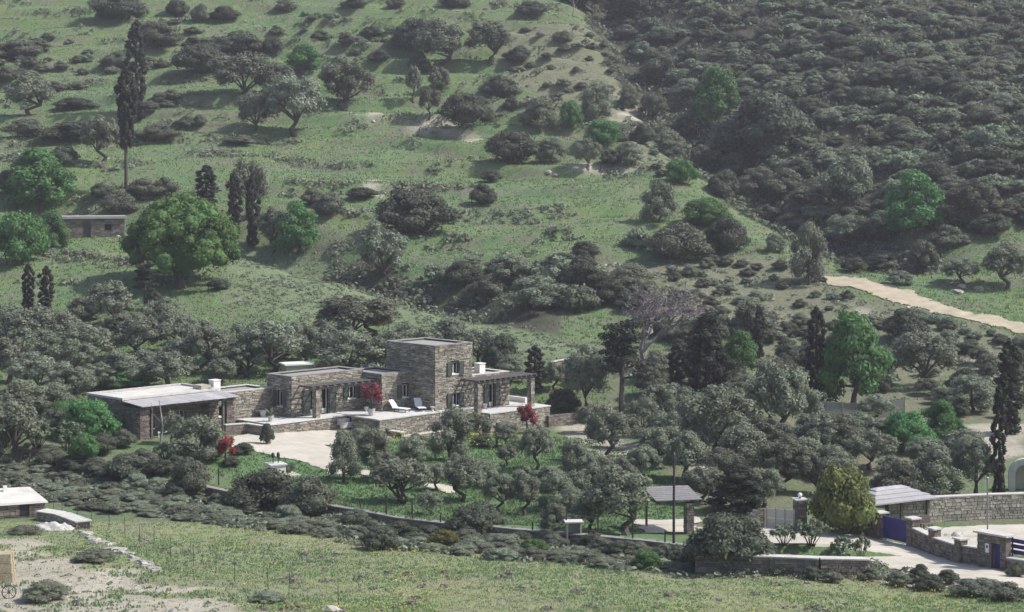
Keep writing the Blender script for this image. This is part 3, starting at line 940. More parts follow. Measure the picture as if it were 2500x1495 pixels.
gL, gR = at(2150, 1317), at(2229, 1336)
ga = math.atan2(gR.y - gL.y, gR.x - gL.x)
path_wall('gate_wall', 'brown stone wall running left from the wide blue gate', [at(2070, 1296), at(2140, 1314)], 1.35, .4, 'stone_old', 'mortar_tan', limit=50, seed=61)
pillar('gate_pillar', 'stone pillar on the left of the wide blue gate', gL, .55, 1.62, seed=62, rz=ga)
pillar('gate_pillar', 'stone pillar on the right of the wide blue gate', gR, .55, 1.7, seed=63, rz=ga)
gt = thing('driveway_gate', 'wide indigo-blue double gate between two stone pillars', 'gate', gL, ga)
gl = math.hypot(gR.x - gL.x, gR.y - gL.y); dzg = gR.z - gL.z
n_ = 14
for k in range(n_):
    a0 = .3 + (gl - .6) * k / n_; a1 = .3 + (gl - .6) * (k + 1) / n_ - .012
    z0 = dzg * (a0 / gl) + .16; z1 = dzg * (a0 / gl) + 1.5
    MB().box(a0, a1, -.03, .03, z0, z1).build('board', M['blue'], gt)
for zz in (.3, 1.3):
    MB().hexa([(.3, .032, zz + dzg * .1), (gl - .3, .032, zz + dzg * .9), (gl - .3, .07, zz + dzg * .9), (.3, .07, zz + dzg * .1), (.3, .032, zz + .1 + dzg * .1), (gl - .3, .032, zz + .1 + dzg * .9), (gl - .3, .07, zz + .1 + dzg * .9), (.3, .07, zz + .1 + dzg * .1)]).build('rail', M['blue'], gt)
w1 = [at(2236, 1338), at(2285, 1356), at(2335, 1373), at(2395, 1384)]
path_wall('gate_wall', 'stepped brown stone wall with pale coping between the two blue gates', w1, 1.0, .38, 'stone_old', 'mortar_tan', capm='cap', limit=90, seed=64, tops=[1.15, 1.0, .98, 1.0])
pillar('wall_stub', 'short square stone pillar on the stepped wall nearest the wide blue gate', at(2282, 1355), .5, 1.5, seed=65, rz=ga)
pillar('wall_stub', 'short square stone pillar midway along the stepped wall', at(2346, 1376), .5, 1.35, seed=66, rz=ga)
# portal with the small blue door
pA, pB, pC = at(2393, 1385), at(2427, 1390), at(2462, 1396)
po = thing('gate_portal', 'brown stone portal with flat slab top around the small blue door', 'gateway', pA, math.atan2(pC.y - pA.y, pC.x - pA.x))
Lp = math.hypot(pC.x - pA.x, pC.y - pA.y); dp = (pC.z - pA.z)
m1 = Lp * .5; m2 = Lp * .80
b1 = MB().box(0, m1, -.25, .25, -.6, 1.95).build('wall_body', M['mortar_tan'], po)
b2 = MB().box(m2, Lp, -.25, .25, -1.2 , 1.95).build('wall_body', M['mortar_tan'], po)
b3 = MB().box(m1 + .001, m2 - .001, -.24, .24, 1.5 , 1.95).build('lintel', M['mortar_tan'], po)
r_ = random.Random(67)
lay_stones([(b1, stones_on((0, -.25, -.6), fx, UPV, fn, m1, 2.55, r_, ch=(.1, .2), ln=(.2, .5), dep=.05)),
            (b2, stones_on((m2, -.25, -1.2), fx, UPV, fn, Lp - m2, 3.15, r_, ch=(.1, .2), ln=(.2, .4), dep=.05)),
            (b3, stones_on((m1, -.24, 1.5), fx, UPV, fn, m2 - m1, .45, r_, ch=(.1, .2), ln=(.2, .4), dep=.04))], 70, 'stone_old')
MB().box(-.15, Lp + .2, -.45, .45, 1.952, 2.05).build('top_slab', M['cap'], po)
MB().box(m1 - .35, m1 - .12, -.335, -.312, .95, 1.45).build('sign_plate', M['fabric'], po)
MB().box(m1 - .29, m1 - .18, -.342, -.336, 1.2, 1.36).build('plate_mark', M['dark'], po)
dd = thing('garden_door', 'small indigo-blue door set in the stone portal', 'door', pA + (pC - pA) * .5, po.rotation_euler.z)
for k in range(6):
    wdt = (m2 - m1 - .06) / 6
    MB().box(.03 + k * wdt, .03 + (k + 1) * wdt - .01, -.03, .03, -.25 , 1.47).build('board', M['blue'], dd)
MB().box(.03, m2 - m1 - .03, -.07, -.032, .1, .2).box(.03, m2 - m1 - .03, -.07, -.032, 1.15, 1.25).build('rail', M['blue'], dd)
path_wall('gate_wall', 'low stone wall right of the small blue door at the picture edge', [at(2464, 1397), at(2530, 1408)], .75, .38, 'stone_old', 'mortar_tan', capm='cap', limit=20, seed=68)
fb = thing('blue_fence', 'indigo-blue slatted fence above the low wall right of the small blue door', 'fence', at(2470, 1395) + Vector((0, .4, .8)), po.rotation_euler.z)
for k in range(3):
    MB().box(.1, 2.4, -.02, .02, .12 + .3 * k, .34 + .3 * k).build('slat', M['blue'], fb)
for k in range(3):
    MB().box(.1 + 1.1 * k, .18 + 1.1 * k, .022, .08, -.3, 1.05).build('post', M['blue'], fb)

# gazebo
gz = at(2150, 1300)
gz = Vector((gz.x - .1, gz.y + 1.6, float(hgt(gz.x, gz.y + 1.6))))
gaz = thing('gazebo', 'open gazebo with grey slate hipped roof on timber posts behind the wide blue gate', 'gazebo', gz, math.radians(30))
zr = 1.5; LX, LY = 5.0, 3.0; ap = .75
for (x_, y_) in ((.3, .3), (LX / 2, .3), (LX - .3, .3), (.3, LY - .3), (LX - .3, LY - .3)):
    MB().box(x_ - .08, x_ + .08, y_ - .08, y_ + .08, -.6, zr - .1).build('post', M['wood'], gaz)
MB().box(.15, LX - .15, .2, .34, zr - .098, zr + .06).box(.15, LX - .15, LY - .34, LY - .2, zr - .098, zr + .06).build('wall_plate', M['wood'], gaz)
r0, r1 = Vector((1.5, LY / 2, zr + ap)), Vector((LX - 1.5, LY / 2, zr + ap))
c0, c1, c2, c3 = [Vector(p) for p in ((-.25, -.25, zr), (LX + .25, -.25, zr), (LX + .25, LY + .25, zr), (-.25, LY + .25, zr))]
def roof_course(a, b, c, d, n, par):
    """overlapping slate courses on a sloping quad a-b (eaves) to d-c (ridge)"""
    for k in range(n):
        t0, t1 = k / n, (k + 1) / n + .012
        p0, p1 = a.lerp(d, t0), b.lerp(c, t0); q0, q1 = a.lerp(d, min(t1, 1)), b.lerp(c, min(t1, 1))
        up = UPV * .05
        lift = UPV * .045
        MB().hexa([p0, p1, q1, q0, p0 + up + lift, p1 + up + lift, q1 + up * .6, q0 + up * .6]).build('slate_course', M['slate'], par)
roof_course(c0, c1, r1, r0, 4, gaz); roof_course(c3, c0, r0, r0 + Vector((.01, 0, 0)), 4, gaz)
roof_course(c2, c3, r0, r1, 4, gaz); roof_course(c1, c2, r1, r1 - Vector((.01, 0, 0)), 4, gaz)
chm = at(2108, 1296) ; chm = Vector((chm.x, chm.y + 1.5, chm.z))
cc = thing('oven_chimney', 'small square stone chimney with flat slab left of the gazebo roof', 'chimney', chm, .5)
MB().box(-.22, .22, -.22, .22, -.5, 1.6).build('shaft', M['stone_pale'], cc); MB().box(-.3, .3, -.3, .3, 1.75, 1.83).build('capstone', M['cap'], cc)
MB().box(-.2, -.12, -.2, -.12, 1.602, 1.748).box(.12, .2, .12, .2, 1.602, 1.748).box(.12, .2, -.2, -.12, 1.602, 1.748).box(-.2, -.12, .12, .2, 1.602, 1.748).build('leg', M['cap'], cc)
rw = [at(2165, 1278), at(2300, 1272), at(2420, 1266), at(2540, 1262)]
path_wall('courtyard_wall', 'long pale rubble wall behind the gazebo and flagpole', rw, 1.55, .4, 'stone_pale', 'mortar_tan', capm='cap', limit=200, seed=70, ch=(.12, .26), ln=(.18, .45), both=False)
fp = at(2411, 1312)
fpo = thing('flagpole', 'bare grey metal pole standing behind the small blue door', 'pole', fp)
MB().tube([(0, 0, -.5), (0, 0, 2.0), (0, 0, px_m(140, fp))], [.055, .05, .045], 8).build('shaft', M['metal'], fpo)
MB().lathe([(.07, 0), (.07, .12), (.03, .16)], 8, (0, 0, px_m(140, fp))).build('finial', M['metal'], fpo)
# white arch at the right edge
aw = at(2462, 1196)
arch = thing('white_arch', 'whitewashed arched niche at the picture edge behind the slim cypress', 'arch', aw, math.radians(-8))
m_ = MB(); n_ = 14; wA, hA = 1.15, 1.1
for k in range(n_):
    t0, t1 = math.pi * k / n_, math.pi * (k + 1) / n_
    for ri, ro in ((wA * .62, wA),):
        c = (wA, 0)
        p = lambda r, t, y: (c[0] - r * math.cos(t), y, hA + r * math.sin(t))
        m_.hexa([p(ri, t0, -.3), p(ri, t0, .3), p(ro, t0, .3), p(ro, t0, -.3), p(ri, t1, -.3), p(ri, t1, .3), p(ro, t1, .3), p(ro, t1, -.3)])
m_.box(0, wA * .38, -.3, .3, -.3, hA).box(wA * 1.62, wA * 2, -.3, .3, -.3, hA)
m_.build('surround', M['cap'], arch)
MB().box(wA * .3, wA * 1.7, .32, .42, -.3, hA + wA * .75).build('back_wall', M['beige'], arch)

# beige sliding gate with its pillar, stub wall and globe lamp
bg0, bg1 = at(1872, 1290), at(1939, 1296)
sg = thing('sliding_gate', 'pale beige panelled sliding gate across the upper drive', 'gate', bg0, math.atan2(bg1.y - bg0.y, bg1.x - bg0.x))
sl_ = math.hypot(bg1.x - bg0.x, bg1.y - bg0.y); dz_ = bg1.z - bg0.z
for i in range(3):
    for j in range(2):
        a0, a1 = sl_ * i / 3, sl_ * (i + 1) / 3
        MB().hexa([(a0 + .03, -.02, .1 + .6 * j + dz_ * i / 3), (a1 - .03, -.02, .1 + .6 * j + dz_ * (i + 1) / 3), (a1 - .03, .02, .1 + .6 * j + dz_ * (i + 1) / 3), (a0 + .03, .02, .1 + .6 * j + dz_ * i / 3),
                   (a0 + .03, -.02, .66 + .6 * j + dz_ * i / 3), (a1 - .03, -.02, .66 + .6 * j + dz_ * (i + 1) / 3), (a1 - .03, .02, .66 + .6 * j + dz_ * (i + 1) / 3), (a0 + .03, .02, .66 + .6 * j + dz_ * i / 3)]).build('panel', M['gatebeige'], sg)
for i in range(4):
    MB().box(sl_ * i / 3 - .03, sl_ * i / 3 + .03, -.05, .05, dz_ * i / 3, 1.36 + dz_ * i / 3).build('stile', M['metal'], sg)
sp = thing('wicket_gate', 'narrow pale beige wicket gate beside the sliding gate', 'gate', at(1838, 1283), sg.rotation_euler.z)
for k in range(3):
    MB().box(k * .2, k * .2 + .185, -.02, .02, .1, 1.0).build('board', M['gatebeige'], sp)
MB().box(0, .6, .022, .05, .25, .32).box(0, .6, .022, .05, .8, .87).build('rail', M['metal'], sp)
pillar('gate_pillar', 'brown stone gate pillar carrying the white globe lamp', at(1953, 1291), .65, 1.8, seed=71, rz=.2)
lg = thing('globe_lamp', 'white opal globe lamp on the brown stone gate pillar', 'lamp', at(1953, 1291) + Vector((0, 0, 1.89)))
MB().lathe([(.06, 0), (.06, .08), (.09, .1)], 8).build('base', M['dark'], lg); MB().ball((0, 0, .22), .15, 10).build('globe', M['lamp'], lg, True)
path_wall('rubble_wall', 'pale crumbling rubble wall left of the beige sliding gate', [at(1812, 1284), at(1838, 1286), at(1868, 1289)], .9, .5, 'stone_pale', 'mortar_tan', limit=40, seed=72, tops=[.3, .95, 1.2], ch=(.1, .22), ln=(.15, .4))

# slatted shelter and what stands by it
shp = at(1682, 1304)
shel = thing('slatted_shelter', 'shelter with strips of slate roofing on a dark stone pier', 'shelter', shp, math.radians(12))
b_ = MB().box(-.25, .25, -.25, .25, -.4, 1.95).build('pier', M['mortar'], shel)
lay_stones([(b_, stones_on((-.25, -.25, -.4), fx, UPV, fn, .5, 2.35, random.Random(3), ch=(.1, .2), ln=(.2, .4), dep=.05) + stones_on((-.25, .25, -.4), (0, -1, 0), UPV, (-1, 0, 0), .5, 2.35, random.Random(4), ch=(.1, .2), ln=(.2, .4), dep=.05))], 25, 'stone_old')
for k in range(7):
    y0 = -.35 + .42 * k
    MB().box(-2.2, .75, y0, y0 + .40, 2.14 + .05 * k, 2.19 + .05 * k).build('roof_strip', M['slate_dark'], shel)
    MB().box(-2.2, .75, y0 + .405, y0 + .47, 2.17 + .05 * k, 2.22 + .05 * k).build('batten', M['cap'], shel)
for x_ in (-2.0, .3):
    MB().box(x_ - .07, x_ + .07, -.4, 2.7, 1.96, 2.12).build('beam', M['dark'], shel)
MB().box(.65, .78, 2.4, 2.53, -.5, 2.3).box(-2.07, -1.95, 2.4, 2.53, -.5, 2.3).build('post', M['wood'], shel)
up_ = at(1645, 1352)
upo = thing('utility_pole', 'tall dark wooden utility pole beside the slatted shelter', 'pole', up_)
hU = px_m(245, up_)
MB().tube([(0, 0, -.5), (0, 0, hU / 2), (.03, 0, hU)], [.085, .075, .06], 8).build('shaft', M['pole'], upo)
MB().lathe([(.05, 0), (.03, .12)], 6, (.03, 0, hU)).build('cap', M['metal'], upo)
bq = at(1400, 1316)
bbq = thing('concrete_box', 'small pale concrete box open at the front beside the garden fence', 'box', bq, .1)
MB().box(-.45, -.36, -.35, .35, -.3, .72).box(.36, .45, -.35, .35, -.3, .72).box(-.359, .359, .26, .35, -.3, .72).build('side', M['concrete'], bbq)
MB().box(-.55, .55, -.45, .45, .722, .8).build('top', M['paving'], bbq)
bn = at(1640, 1345)
bns = thing('low_bench', 'low pale stone bench by the foot of the utility pole', 'bench', bn + Vector((.0, .5, 0)), .1)
MB().box(-.6, .8, -.2, .2, .42, .5).build('seat', M['cap'], bns)
for x_ in (-.45, .6):
    MB().box(x_ - .12, x_ + .12, -.15, .15, -.3, .418).build('leg', M['stone_old'], bns)

# well
we = at(673, 1161)
wel = thing('white_well', 'square whitewashed well with two dark iron pulley wheels on top', 'well', we, .5)
MB().box(-.55, .55, -.55, .55, -.3, .78).build('shaft', M['white'], wel); MB().box(-.65, .65, -.65, .65, .782, .88).build('coping', M['paving'], wel)
for x_ in (-.2, .2):
    MB().bar((x_, 0, .88), (x_, 0, 1.35), .05, .05).build('post', M['dark'], wel)
    MB().tube([(x_ - .05, 0, 1.45), (x_ + .05, 0, 1.45)], .2, 12).build('pulley_wheel', M['dark'], wel)
MB().box(-1.2, 1.6, -.9, .9, -.3, .06).build('plinth', M['concrete'], wel)

# small ruined hut on the slope and the white-roofed hut at the left edge
hp = at(304, 580)
hut = thing('old_stone_hut', 'old brown stone hut with grey earth roof beyond the round tree', 'hut', hp, math.radians(14))
sets = []
FH = [(-5.9, -5.0, 0, 1.6), (-2.6, -1.9, .9, 1.6)]
FH = [(-5.0, -4.1, 0, 1.75), (-2.4, -1.6, .9, 1.65)]
wl_ = MB()
wall_cells(wl_, -8.5, 0, -1.2, 2.35, FH, lambda a, b, c, d: wl_.box(a, b, 0, .5, c, d))
wl_.box(-8.5, -8.0, .5, 5, -1.2, 2.35).box(-.5, 0, .5, 5, -1.2, 2.35).box(-7.999, -.501, 4.5, 5, -1.2, 2.35)
wl_ = wl_.build('wall', M['mortar_tan'], hut)
sets.append((wl_, stones_on((-8.5, 0, -1.2), fx, UPV, fn, 8.5, 3.55, random.Random(12), [(a + 8.5, b + 8.5, c + 1.2, d + 1.2) for a, b, c, d in FH], ch=(.15, .3), ln=(.3, .8)) + stones_on((-8.5, 5, -1.2), (0, -1, 0), UPV, (-1, 0, 0), 5, 3.55, random.Random(13), ch=(.15, .3), ln=(.3, .8))))
lay_stones(sets, 120, 'stone_old')
MB().box(-8.8, .3, -.35, 5.3, 2.352, 2.58).build('roof', M['slate'], hut); MB().box(-8.8, .3, -.36, -.1, 2.582, 2.68).build('eaves_slab', M['cap'], hut)
MB().box(FH[0][0], FH[0][1], .3, .36, 0, 1.75).build('door', M['wood'], hut); MB().box(FH[1][0], FH[1][1], .3, .36, .9, 1.65).build('window', M['dark'], hut)
lp = at(108, 1262)
lh = thing('white_roofed_hut', 'small stone hut with whitewashed roof cut by the picture edge beside the meadow', 'hut', lp, math.radians(24))
sets = []
w_ = MB().box(-5.5, 0, 0, 3.4, -.8, .95).build('wall', M['mortar'], lh)
sets.append((w_, stones_on((-5.5, 0, -.8), fx, UPV, fn, 5.5, 1.7, random.Random(14), [(3.9, 4.5, 1.0, 1.6)], ch=(.12, .25), ln=(.3, .8)) + stones_on((0, 0, -.8), (0, 1, 0), UPV, (1, 0, 0), 3.4, 1.7, random.Random(15), ch=(.12, .25), ln=(.3, .8))))
lay_stones(sets, 60, 'stone_old')
MB().hexa([(-5.7, -.2, .952), (.25, -.2, .952), (.25, 3.6, .952), (-5.7, 3.6, .952), (-5.6, -.15, 1.1), (.15, -.15, 1.08), (-.3, 3.5, 1.45), (-5.6, 3.5, 1.55)]).build('roof', M['roof_white'], lh)
MB().box(-1.6, -1.0, -.02, .0 - .012, .2, .8).build('window', M['dark'], lh)
MB().box(-2.2, -1.95, 2.6, 2.85, 1.3, 1.75).build('chimney', M['white'], lh)

# broken stone wall stepping down from the hut
bp = [at(100, 1268), at(150, 1274), at(205, 1292)]
path_wall('broken_wall', 'broken flat-topped stone wall next to the white-roofed hut', bp, .45, .8, 'stone_pale', 'mortar', limit=40, seed=80, tops=[.55, .5, .45], capm='cap')
r_ = random.Random(81)
for k in range(46):
    t = k / 45
    x_ = 200 + 190 * t + r_.uniform(-8, 8); y_ = 1292 + 95 * t + r_.uniform(-6, 6)
    p_ = atk(x_, y_)
    s_ = r_.uniform(.16, .42)
    o = MB().hexa([(-1, -.6, -.3), (1, -.7, -.3), (.9, .6, -.3), (-.9, .7, -.3), (-.8, -.5, .22), (.9, -.5, .3), (.8, .5, .25), (-.9, .55, .3)]).build('fallen_stone', M['rock'])
    o.location = p_ + Vector((0, 0, .05)); o.scale = (s_, s_, s_ * r_.uniform(.5, .9)); o.rotation_euler = (r_.uniform(-.2, .2), r_.uniform(-.2, .2), r_.uniform(0, 6))
    tag(o, 'flat pale stone fallen in the line below the broken wall', 'stone', 'fallen stones below the broken wall')
# white plaster heap by the wall
hpw = atk(125, 1284)
m_ = MB(); r_ = random.Random(2); n_ = 22
for i in range(n_ + 1):
    for k in range(n_ + 1):
        a_, b_ = i / n_ * 2 - 1, k / n_ * 2 - 1
        q_ = math.hypot(a_, b_)
        z_ = max(0, 1 - q_ * (1 + .5 * float(vnoise(a_ * 2 + 3, b_ * 2)))) ** .7 * .55 * (1 + .9 * float(fbm(a_ * 4, b_ * 4))) - .08 if q_ < 1.3 else -.1
        m_.v.append((a_ * 1.5, b_ * .8, z_))
for i in range(n_):
    for k in range(n_):
        m_.f.append((i * (n_ + 1) + k, (i + 1) * (n_ + 1) + k, (i + 1) * (n_ + 1) + k + 1, i * (n_ + 1) + k + 1))
o = m_.build('lime_heap', M['cap'], None, True); o.location = hpw
tag(o, 'white lime heap spilling below the broken wall', 'heap')

# straw bale stack with an old wheel at the corner
sb = at(8, 1425)
bale = thing('straw_stack', 'block of pale straw cut by the lower left picture edge', 'straw', sb, .1)
m_ = MB()
for i in range(2):
    for j in range(3):
        MB().box(-1.2 + .02 * i, .46 - .05 * j + .03 * i, .1 + .5 * i, .58 + .5 * i, .02 + .5 * j, .5 + .5 * j).build('bale', M['hay'], bale)
wh = at(22, 1462)
whl = thing('cart_wheel', 'old wooden cart wheel leaning on the straw', 'wheel', wh + Vector((0, 0, .33)), .15)
m_ = MB(); n_ = 20
m_.tube([(math.cos(2 * math.pi * k / n_) * .34, 0, math.sin(2 * math.pi * k / n_) * .34) for k in range(n_ + 1)], .035, 6, False).build('rim', M['wood'], whl)
for k in range(8):
    t = 2 * math.pi * k / 8
    MB().tube([(math.cos(t) * .06, 0, math.sin(t) * .06), (math.cos(t) * .32, 0, math.sin(t) * .32)], .016, 5).build('spoke', M['wood'], whl)
MB().tube([(0, -.07, 0), (0, .07, 0)], .07, 10).build('hub', M['wood'], whl)
bk = at(190, 1478)
bkt = thing('old_bucket', 'dented grey bucket on the bare slope near the cart wheel', 'bucket', bk)
MB().lathe([(.1, 0), (.14, .3), (.15, .3), (.13, .27)], 12).build('body', M['metal'], bkt)
MB().tube([(-.14, 0, .29), (-.1, 0, .4), (0, 0, .44), (.1, 0, .4), (.14, 0, .29)], .01, 4).build('handle', M['metal'], bkt)

# back terrace oven behind the house
ov = at(735, 925)
ov = Vector((ov.x, ov.y, ov.z))
ovn = thing('garden_oven', 'low pale building with white-topped roof showing behind the farmhouse parapet', 'oven', ov, .4)
MB().box(-1.6, 1.0, -.6, 1.2, -.6, 1.35).build('wall', M['beige'], ovn); MB().box(-1.8, 1.2, -.8, 1.4, 1.352, 1.5).build('roof', M['white'], ovn)
MB().box(-.3, .5, -.63, -.602, .2, .9).build('opening', M['dark'], ovn)

# ---- furniture and pots on the terraces
def HW(u, v, z=0):
    c_, s_ = math.cos(R45) * HS, math.sin(R45) * HS
    return Vector((HX + c_ * u - s_ * v, HY + s_ * u + c_ * v, ZT + z * HS))
def lounger(label, u, v, rz):
    t_ = thing('sun_lounger', label, 'lounger', HW(u, v), R45 + rz, 'white loungers on the terrace')
    MB().box(-.32, .32, -1.0, .35, .28, .34).build('seat', M['fabric'], t_)
    MB().hexa([(-.32, .35, .28), (.32, .35, .28), (.32, .39, .24), (-.32, .39, .24), (-.32, .85, .95), (.32, .85, .95), (.32, .9, .92), (-.32, .9, .92)]).build('backrest', M['fabric'], t_)
    for x_ in (-.26, .26):
        for y_ in (-.9, .25):
            MB().box(x_ - .03, x_ + .03, y_ - .03, y_ + .03, 0, .278).build('leg', M['beamwood'], t_)
lounger('white sun lounger on the terrace by the bougainvillea', 9.0, -3.6, .15)
lounger('white sun lounger on the terrace at the foot of the tower', 10.9, -4.2, -.5)
tb_ = thing('side_table', 'small grey stool beside the lounger at the tower foot', 'stool', HW(11.1, -5.6), 0)
MB().lathe([(.2, .36), (.2, .41)], 12).build('top', M['pot'], tb_); MB().lathe([(.12, 0), (.08, .18), (.13, .358)], 10).build('leg', M['pot'], tb_)
def pot(label, P, s=1.0, group=None):
    t_ = thing('flower_pot', label, 'pot', P, 0, group)
    MB().lathe([(.16 * s, 0), (.2 * s, .2 * s), (.25 * s, .42 * s)], 12).build('body', M['pot'], t_)
    MB().lathe([(.265 * s, .42 * s), (.265 * s, .47 * s), (.22 * s, .47 * s), (.21 * s, .45 * s)], 12).build('rim', M['pot'], t_)
    return t_
pot('white pot by the corner of the low left wing', HW(-1.4, 2.0), 1.15)
pot('pale pot holding the agave at the terrace edge', HW(-2.6, -.6), 1.0)
pot('pale pot holding the bougainvillea on the terrace', HW(5.6, -3.9), 1.25)
pot('small pale pot on the terrace behind the bougainvillea', HW(7.2, -1.4), .8)
pot('small pale pot by the glass door on the side terrace', HW(17.4, -5.6, -.35), .9)
ag = thing('agave', 'spiky grey agave in a pale pot at the terrace edge', 'plant', HW(-2.6, -.6, .44))
def blade_leaf(par, ang, ln_, m, tilt):
    m_ = MB(); pts = []
    for k in range(5):
        t = k / 4; r = ln_ * t * math.cos(tilt * (1 - .35 * t)); z = ln_ * t * math.sin(tilt) - .25 * ln_ * t * t
        w = .05 * ln_ / .8 * (1 - t) * (1 + 2 * t) + .004
        pts.append((Vector((math.cos(ang) * r, math.sin(ang) * r, z)), Vector((-math.sin(ang), math.cos(ang), 0)) * w))
    for (p, w), (q, x_) in zip(pts[:-1], pts[1:]):
        m_.quad(p - w, p + w, q + x_, q - x_)
    m_.build('leaf', m, par)
for k in range(14):
    blade_leaf(ag, k * 2.4, .95, M['oleander'], .5 + .55 * (k % 3))
# garden furniture by the gazebo
for lab, x_, y_, s_ in (('dark wooden garden table under the gazebo', 2246, 1290, 1.0), ('reddish wooden chair beside the gazebo table', 2262, 1296, .6)):
    t_ = thing('garden_table' if s_ == 1 else 'garden_chair', lab, 'table' if s_ == 1 else 'chair', at(x_, y_), .4)
    MB().box(-.6 * s_, .6 * s_, -.4 * s_, .4 * s_, .7 * s_, .76 * s_).build('top' if s_ == 1 else 'seat', M['wood'], t_)
    for a_ in (-.5, .5):
        for b_ in (-.32, .32):
            MB().box(a_ * s_ - .04, a_ * s_ + .04, b_ * s_ - .04, b_ * s_ + .04, -.1, .7 * s_ - .002).build('leg', M['wood'], t_)
    if s_ < 1:
        MB().box(-.36, .36, .2, .24, .46, .95).build('backrest', M['wood'], t_)
# wooden post in the flower garden
wp_ = thing('garden_post', 'grey wooden post standing in the flower garden below the side terrace', 'post', at(1213, 1092))
MB().box(-.09, .09, -.09, .09, -.3, 1.95).build('shaft', M['wood'], wp_); MB().bar((-.1, 0, 1.7), (.35, 0, 1.85), .04, .04).build('arm', M['wood'], wp_)
# boulders by the track
def rock(label, P, s, seed, group, sc3=(1, .7, .55), name='boulder'):
    r_ = random.Random(seed)
    o = MB().ball((0, 0, 0), 1, 9, .16, r_, sc3).build(name, M['rock'])
    o.location = P; o.scale = (s, s, s); o.rotation_euler = (0, 0, r_.uniform(0, 6))
    return tag(o, label, 'rock', group)
rock('long pale slab boulder beside the dirt track', atk(2318, 708), 1.0, 1, None, (1.2, .6, .3))
rock('pale boulder under the tree at the track side', atk(2372, 702), .7, 2, None)
rock('brown boulder behind the pale slab by the track', atk(2330, 695), .6, 3, None)
for k, (x_, y_) in enumerate([(262, 385), (850, 275), (1140, 345), (860, 300), (905, 295), (285, 575), (290, 560), (870, 672), (885, 668), (1330, 418), (1345, 425), (1470, 645), (1460, 660), (1490, 640), (805, 1482), (420, 1484), (2295, 1300), (2335, 1298), (2385, 1292), (2320, 1300)]):
    rock('pale field stone lying in the grass of the slope' if k < 15 else 'rounded pale boulder at the foot of the courtyard wall', atk(x_, y_), rnd.uniform(.25, .6), 30 + k, 'field stones on the slope' if k < 15 else 'boulders along the courtyard wall')
# fences: meadow wire fence, garden fence, mesh fence
def fence(name, label, pts, h, r, m, wires, mesh=None, lean=.04):
    c = pts[len(pts) // 2].copy(); root = thing(name, label, 'fence', c)
    r_ = random.Random(len(pts)); tops = []
    for p in pts:
        q = p - c
        t_ = q + Vector((r_.uniform(-lean, lean), r_.uniform(-lean, lean), h * r_.uniform(.9, 1.08)))
        MB().tube([q - UPV * .3, t_], r, 5).build('post', M[m], root); tops.append((q, t_))
    for k in range(wires):
        f_ = (k + .6) / wires
        m_ = MB()
        for (a, b), (a2, b2) in zip(tops[:-1], tops[1:]):
            m_.tube([a.lerp(b, f_), a2.lerp(b2, f_)], .006, 3, False)
        m_.build('wire', M['metal'], root)
    if mesh:
        for (a, b), (a2, b2) in zip(tops[:-1], tops[1:]):
            m_ = MB(); n_ = 26
            for i in range(n_):
                f_ = i / n_
                m_.bar(a.lerp(a2, f_) + UPV * .05, b.lerp(b2, f_), .03, .012)
            for i in range(9):
                f_ = (i + .5) / 9
                m_.bar(a.lerp(b, f_), a2.lerp(b2, f_), .012, .05)
            m_.build('mesh_panel', M[mesh], root)
    return root
fence('wire_fence', 'rusty thin wire fence running down through the flowering meadow', [at(x, y) for x, y in [(130, 1250), (152, 1263), (188, 1272), (222, 1286), (266, 1295), (305, 1312), (340, 1329), (376, 1345), (417, 1362), (472, 1384), (527, 1402), (572, 1420), (655, 1438), (705, 1455), (826, 1478)]], 1.15, .016, 'dark', 4)
fence('garden_fence', 'dark post fence between the garden grass and the shrub bank', [at(x, y) for x, y in [(72, 1150), (137, 1160), (392, 1160), (534, 1185), (880, 1258), (943, 1268), (1007, 1278), (1075, 1287), (1299, 1303), (1382, 1317), (1460, 1318), (1545, 1332), (1623, 1340)]], 1.25, .05, 'pole', 3)
fence('mesh_fence', 'grey mesh fence on posts below the bright green tree', [at(x, y) for x, y in [(1985, 1018), (2020, 1018), (2056, 1019), (2097, 1020), (2138, 1020), (2175, 1018), (2208, 1016)]], 1.35, .05, 'metal', 0, 'metal')
# ------------------------------------------------------------------ plants: prototype meshes in a unit box, one thing for each plant
def unit(v):
    return v / np.maximum(np.linalg.norm(v, axis=-1, keepdims=True), 1e-9)

def leaf_cloud(blobs, n, size, R, shell=.4, out=1.0, down=.35, el=1.6):
    """leaf-sized faces through the outer part of many overlapping clumps"""
    B = np.array(blobs, float)
    wgt = B[:, 3] * B[:, 4] + B[:, 3] * B[:, 5]; wgt /= wgt.sum()
    P = np.zeros((0, 3)); D = np.zeros((0, 3))
    while len(P) < n:
        k = R.choice(len(B), n, p=wgt)
        d = unit(R.normal(size=(n, 3)))
        keep = (d[:, 2] > -.25) | (R.random(n) < down)
        rad = 1 - shell * R.random(n) ** 1.4 + .10 * (R.random(n) - .3) + (R.random(n) < .1) * .3 * R.random(n)
        p = B[k, :3] + d * B[k, 3:6] * rad[:, None]
        for j in range(len(B)):
            q = np.linalg.norm((p - B[j, :3]) / B[j, 3:6], axis=1)
            keep &= ~((q < .72) & (k != j) & (R.random(n) < .9))
        keep &= p[:, 2] > 0
        P = np.concatenate([P, p[keep]]); D = np.concatenate([D, d[keep]])
    P = P[:n]; D = D[:n]
    N = unit(D * out + R.normal(size=(n, 3)) * .42 + np.array([0, 0, .15]))
    A = unit(np.cross(N, R.normal(size=(n, 3)))); Bt = np.cross(N, A)
    s = size * (.4 + 1.3 * R.random(n) ** 1.5)[:, None]
    V = np.stack([P - A * s * el, P - Bt * s, P + A * s * el, P + Bt * s], 1).reshape(-1, 3)
    return V, np.arange(4 * n).reshape(-1, 4)

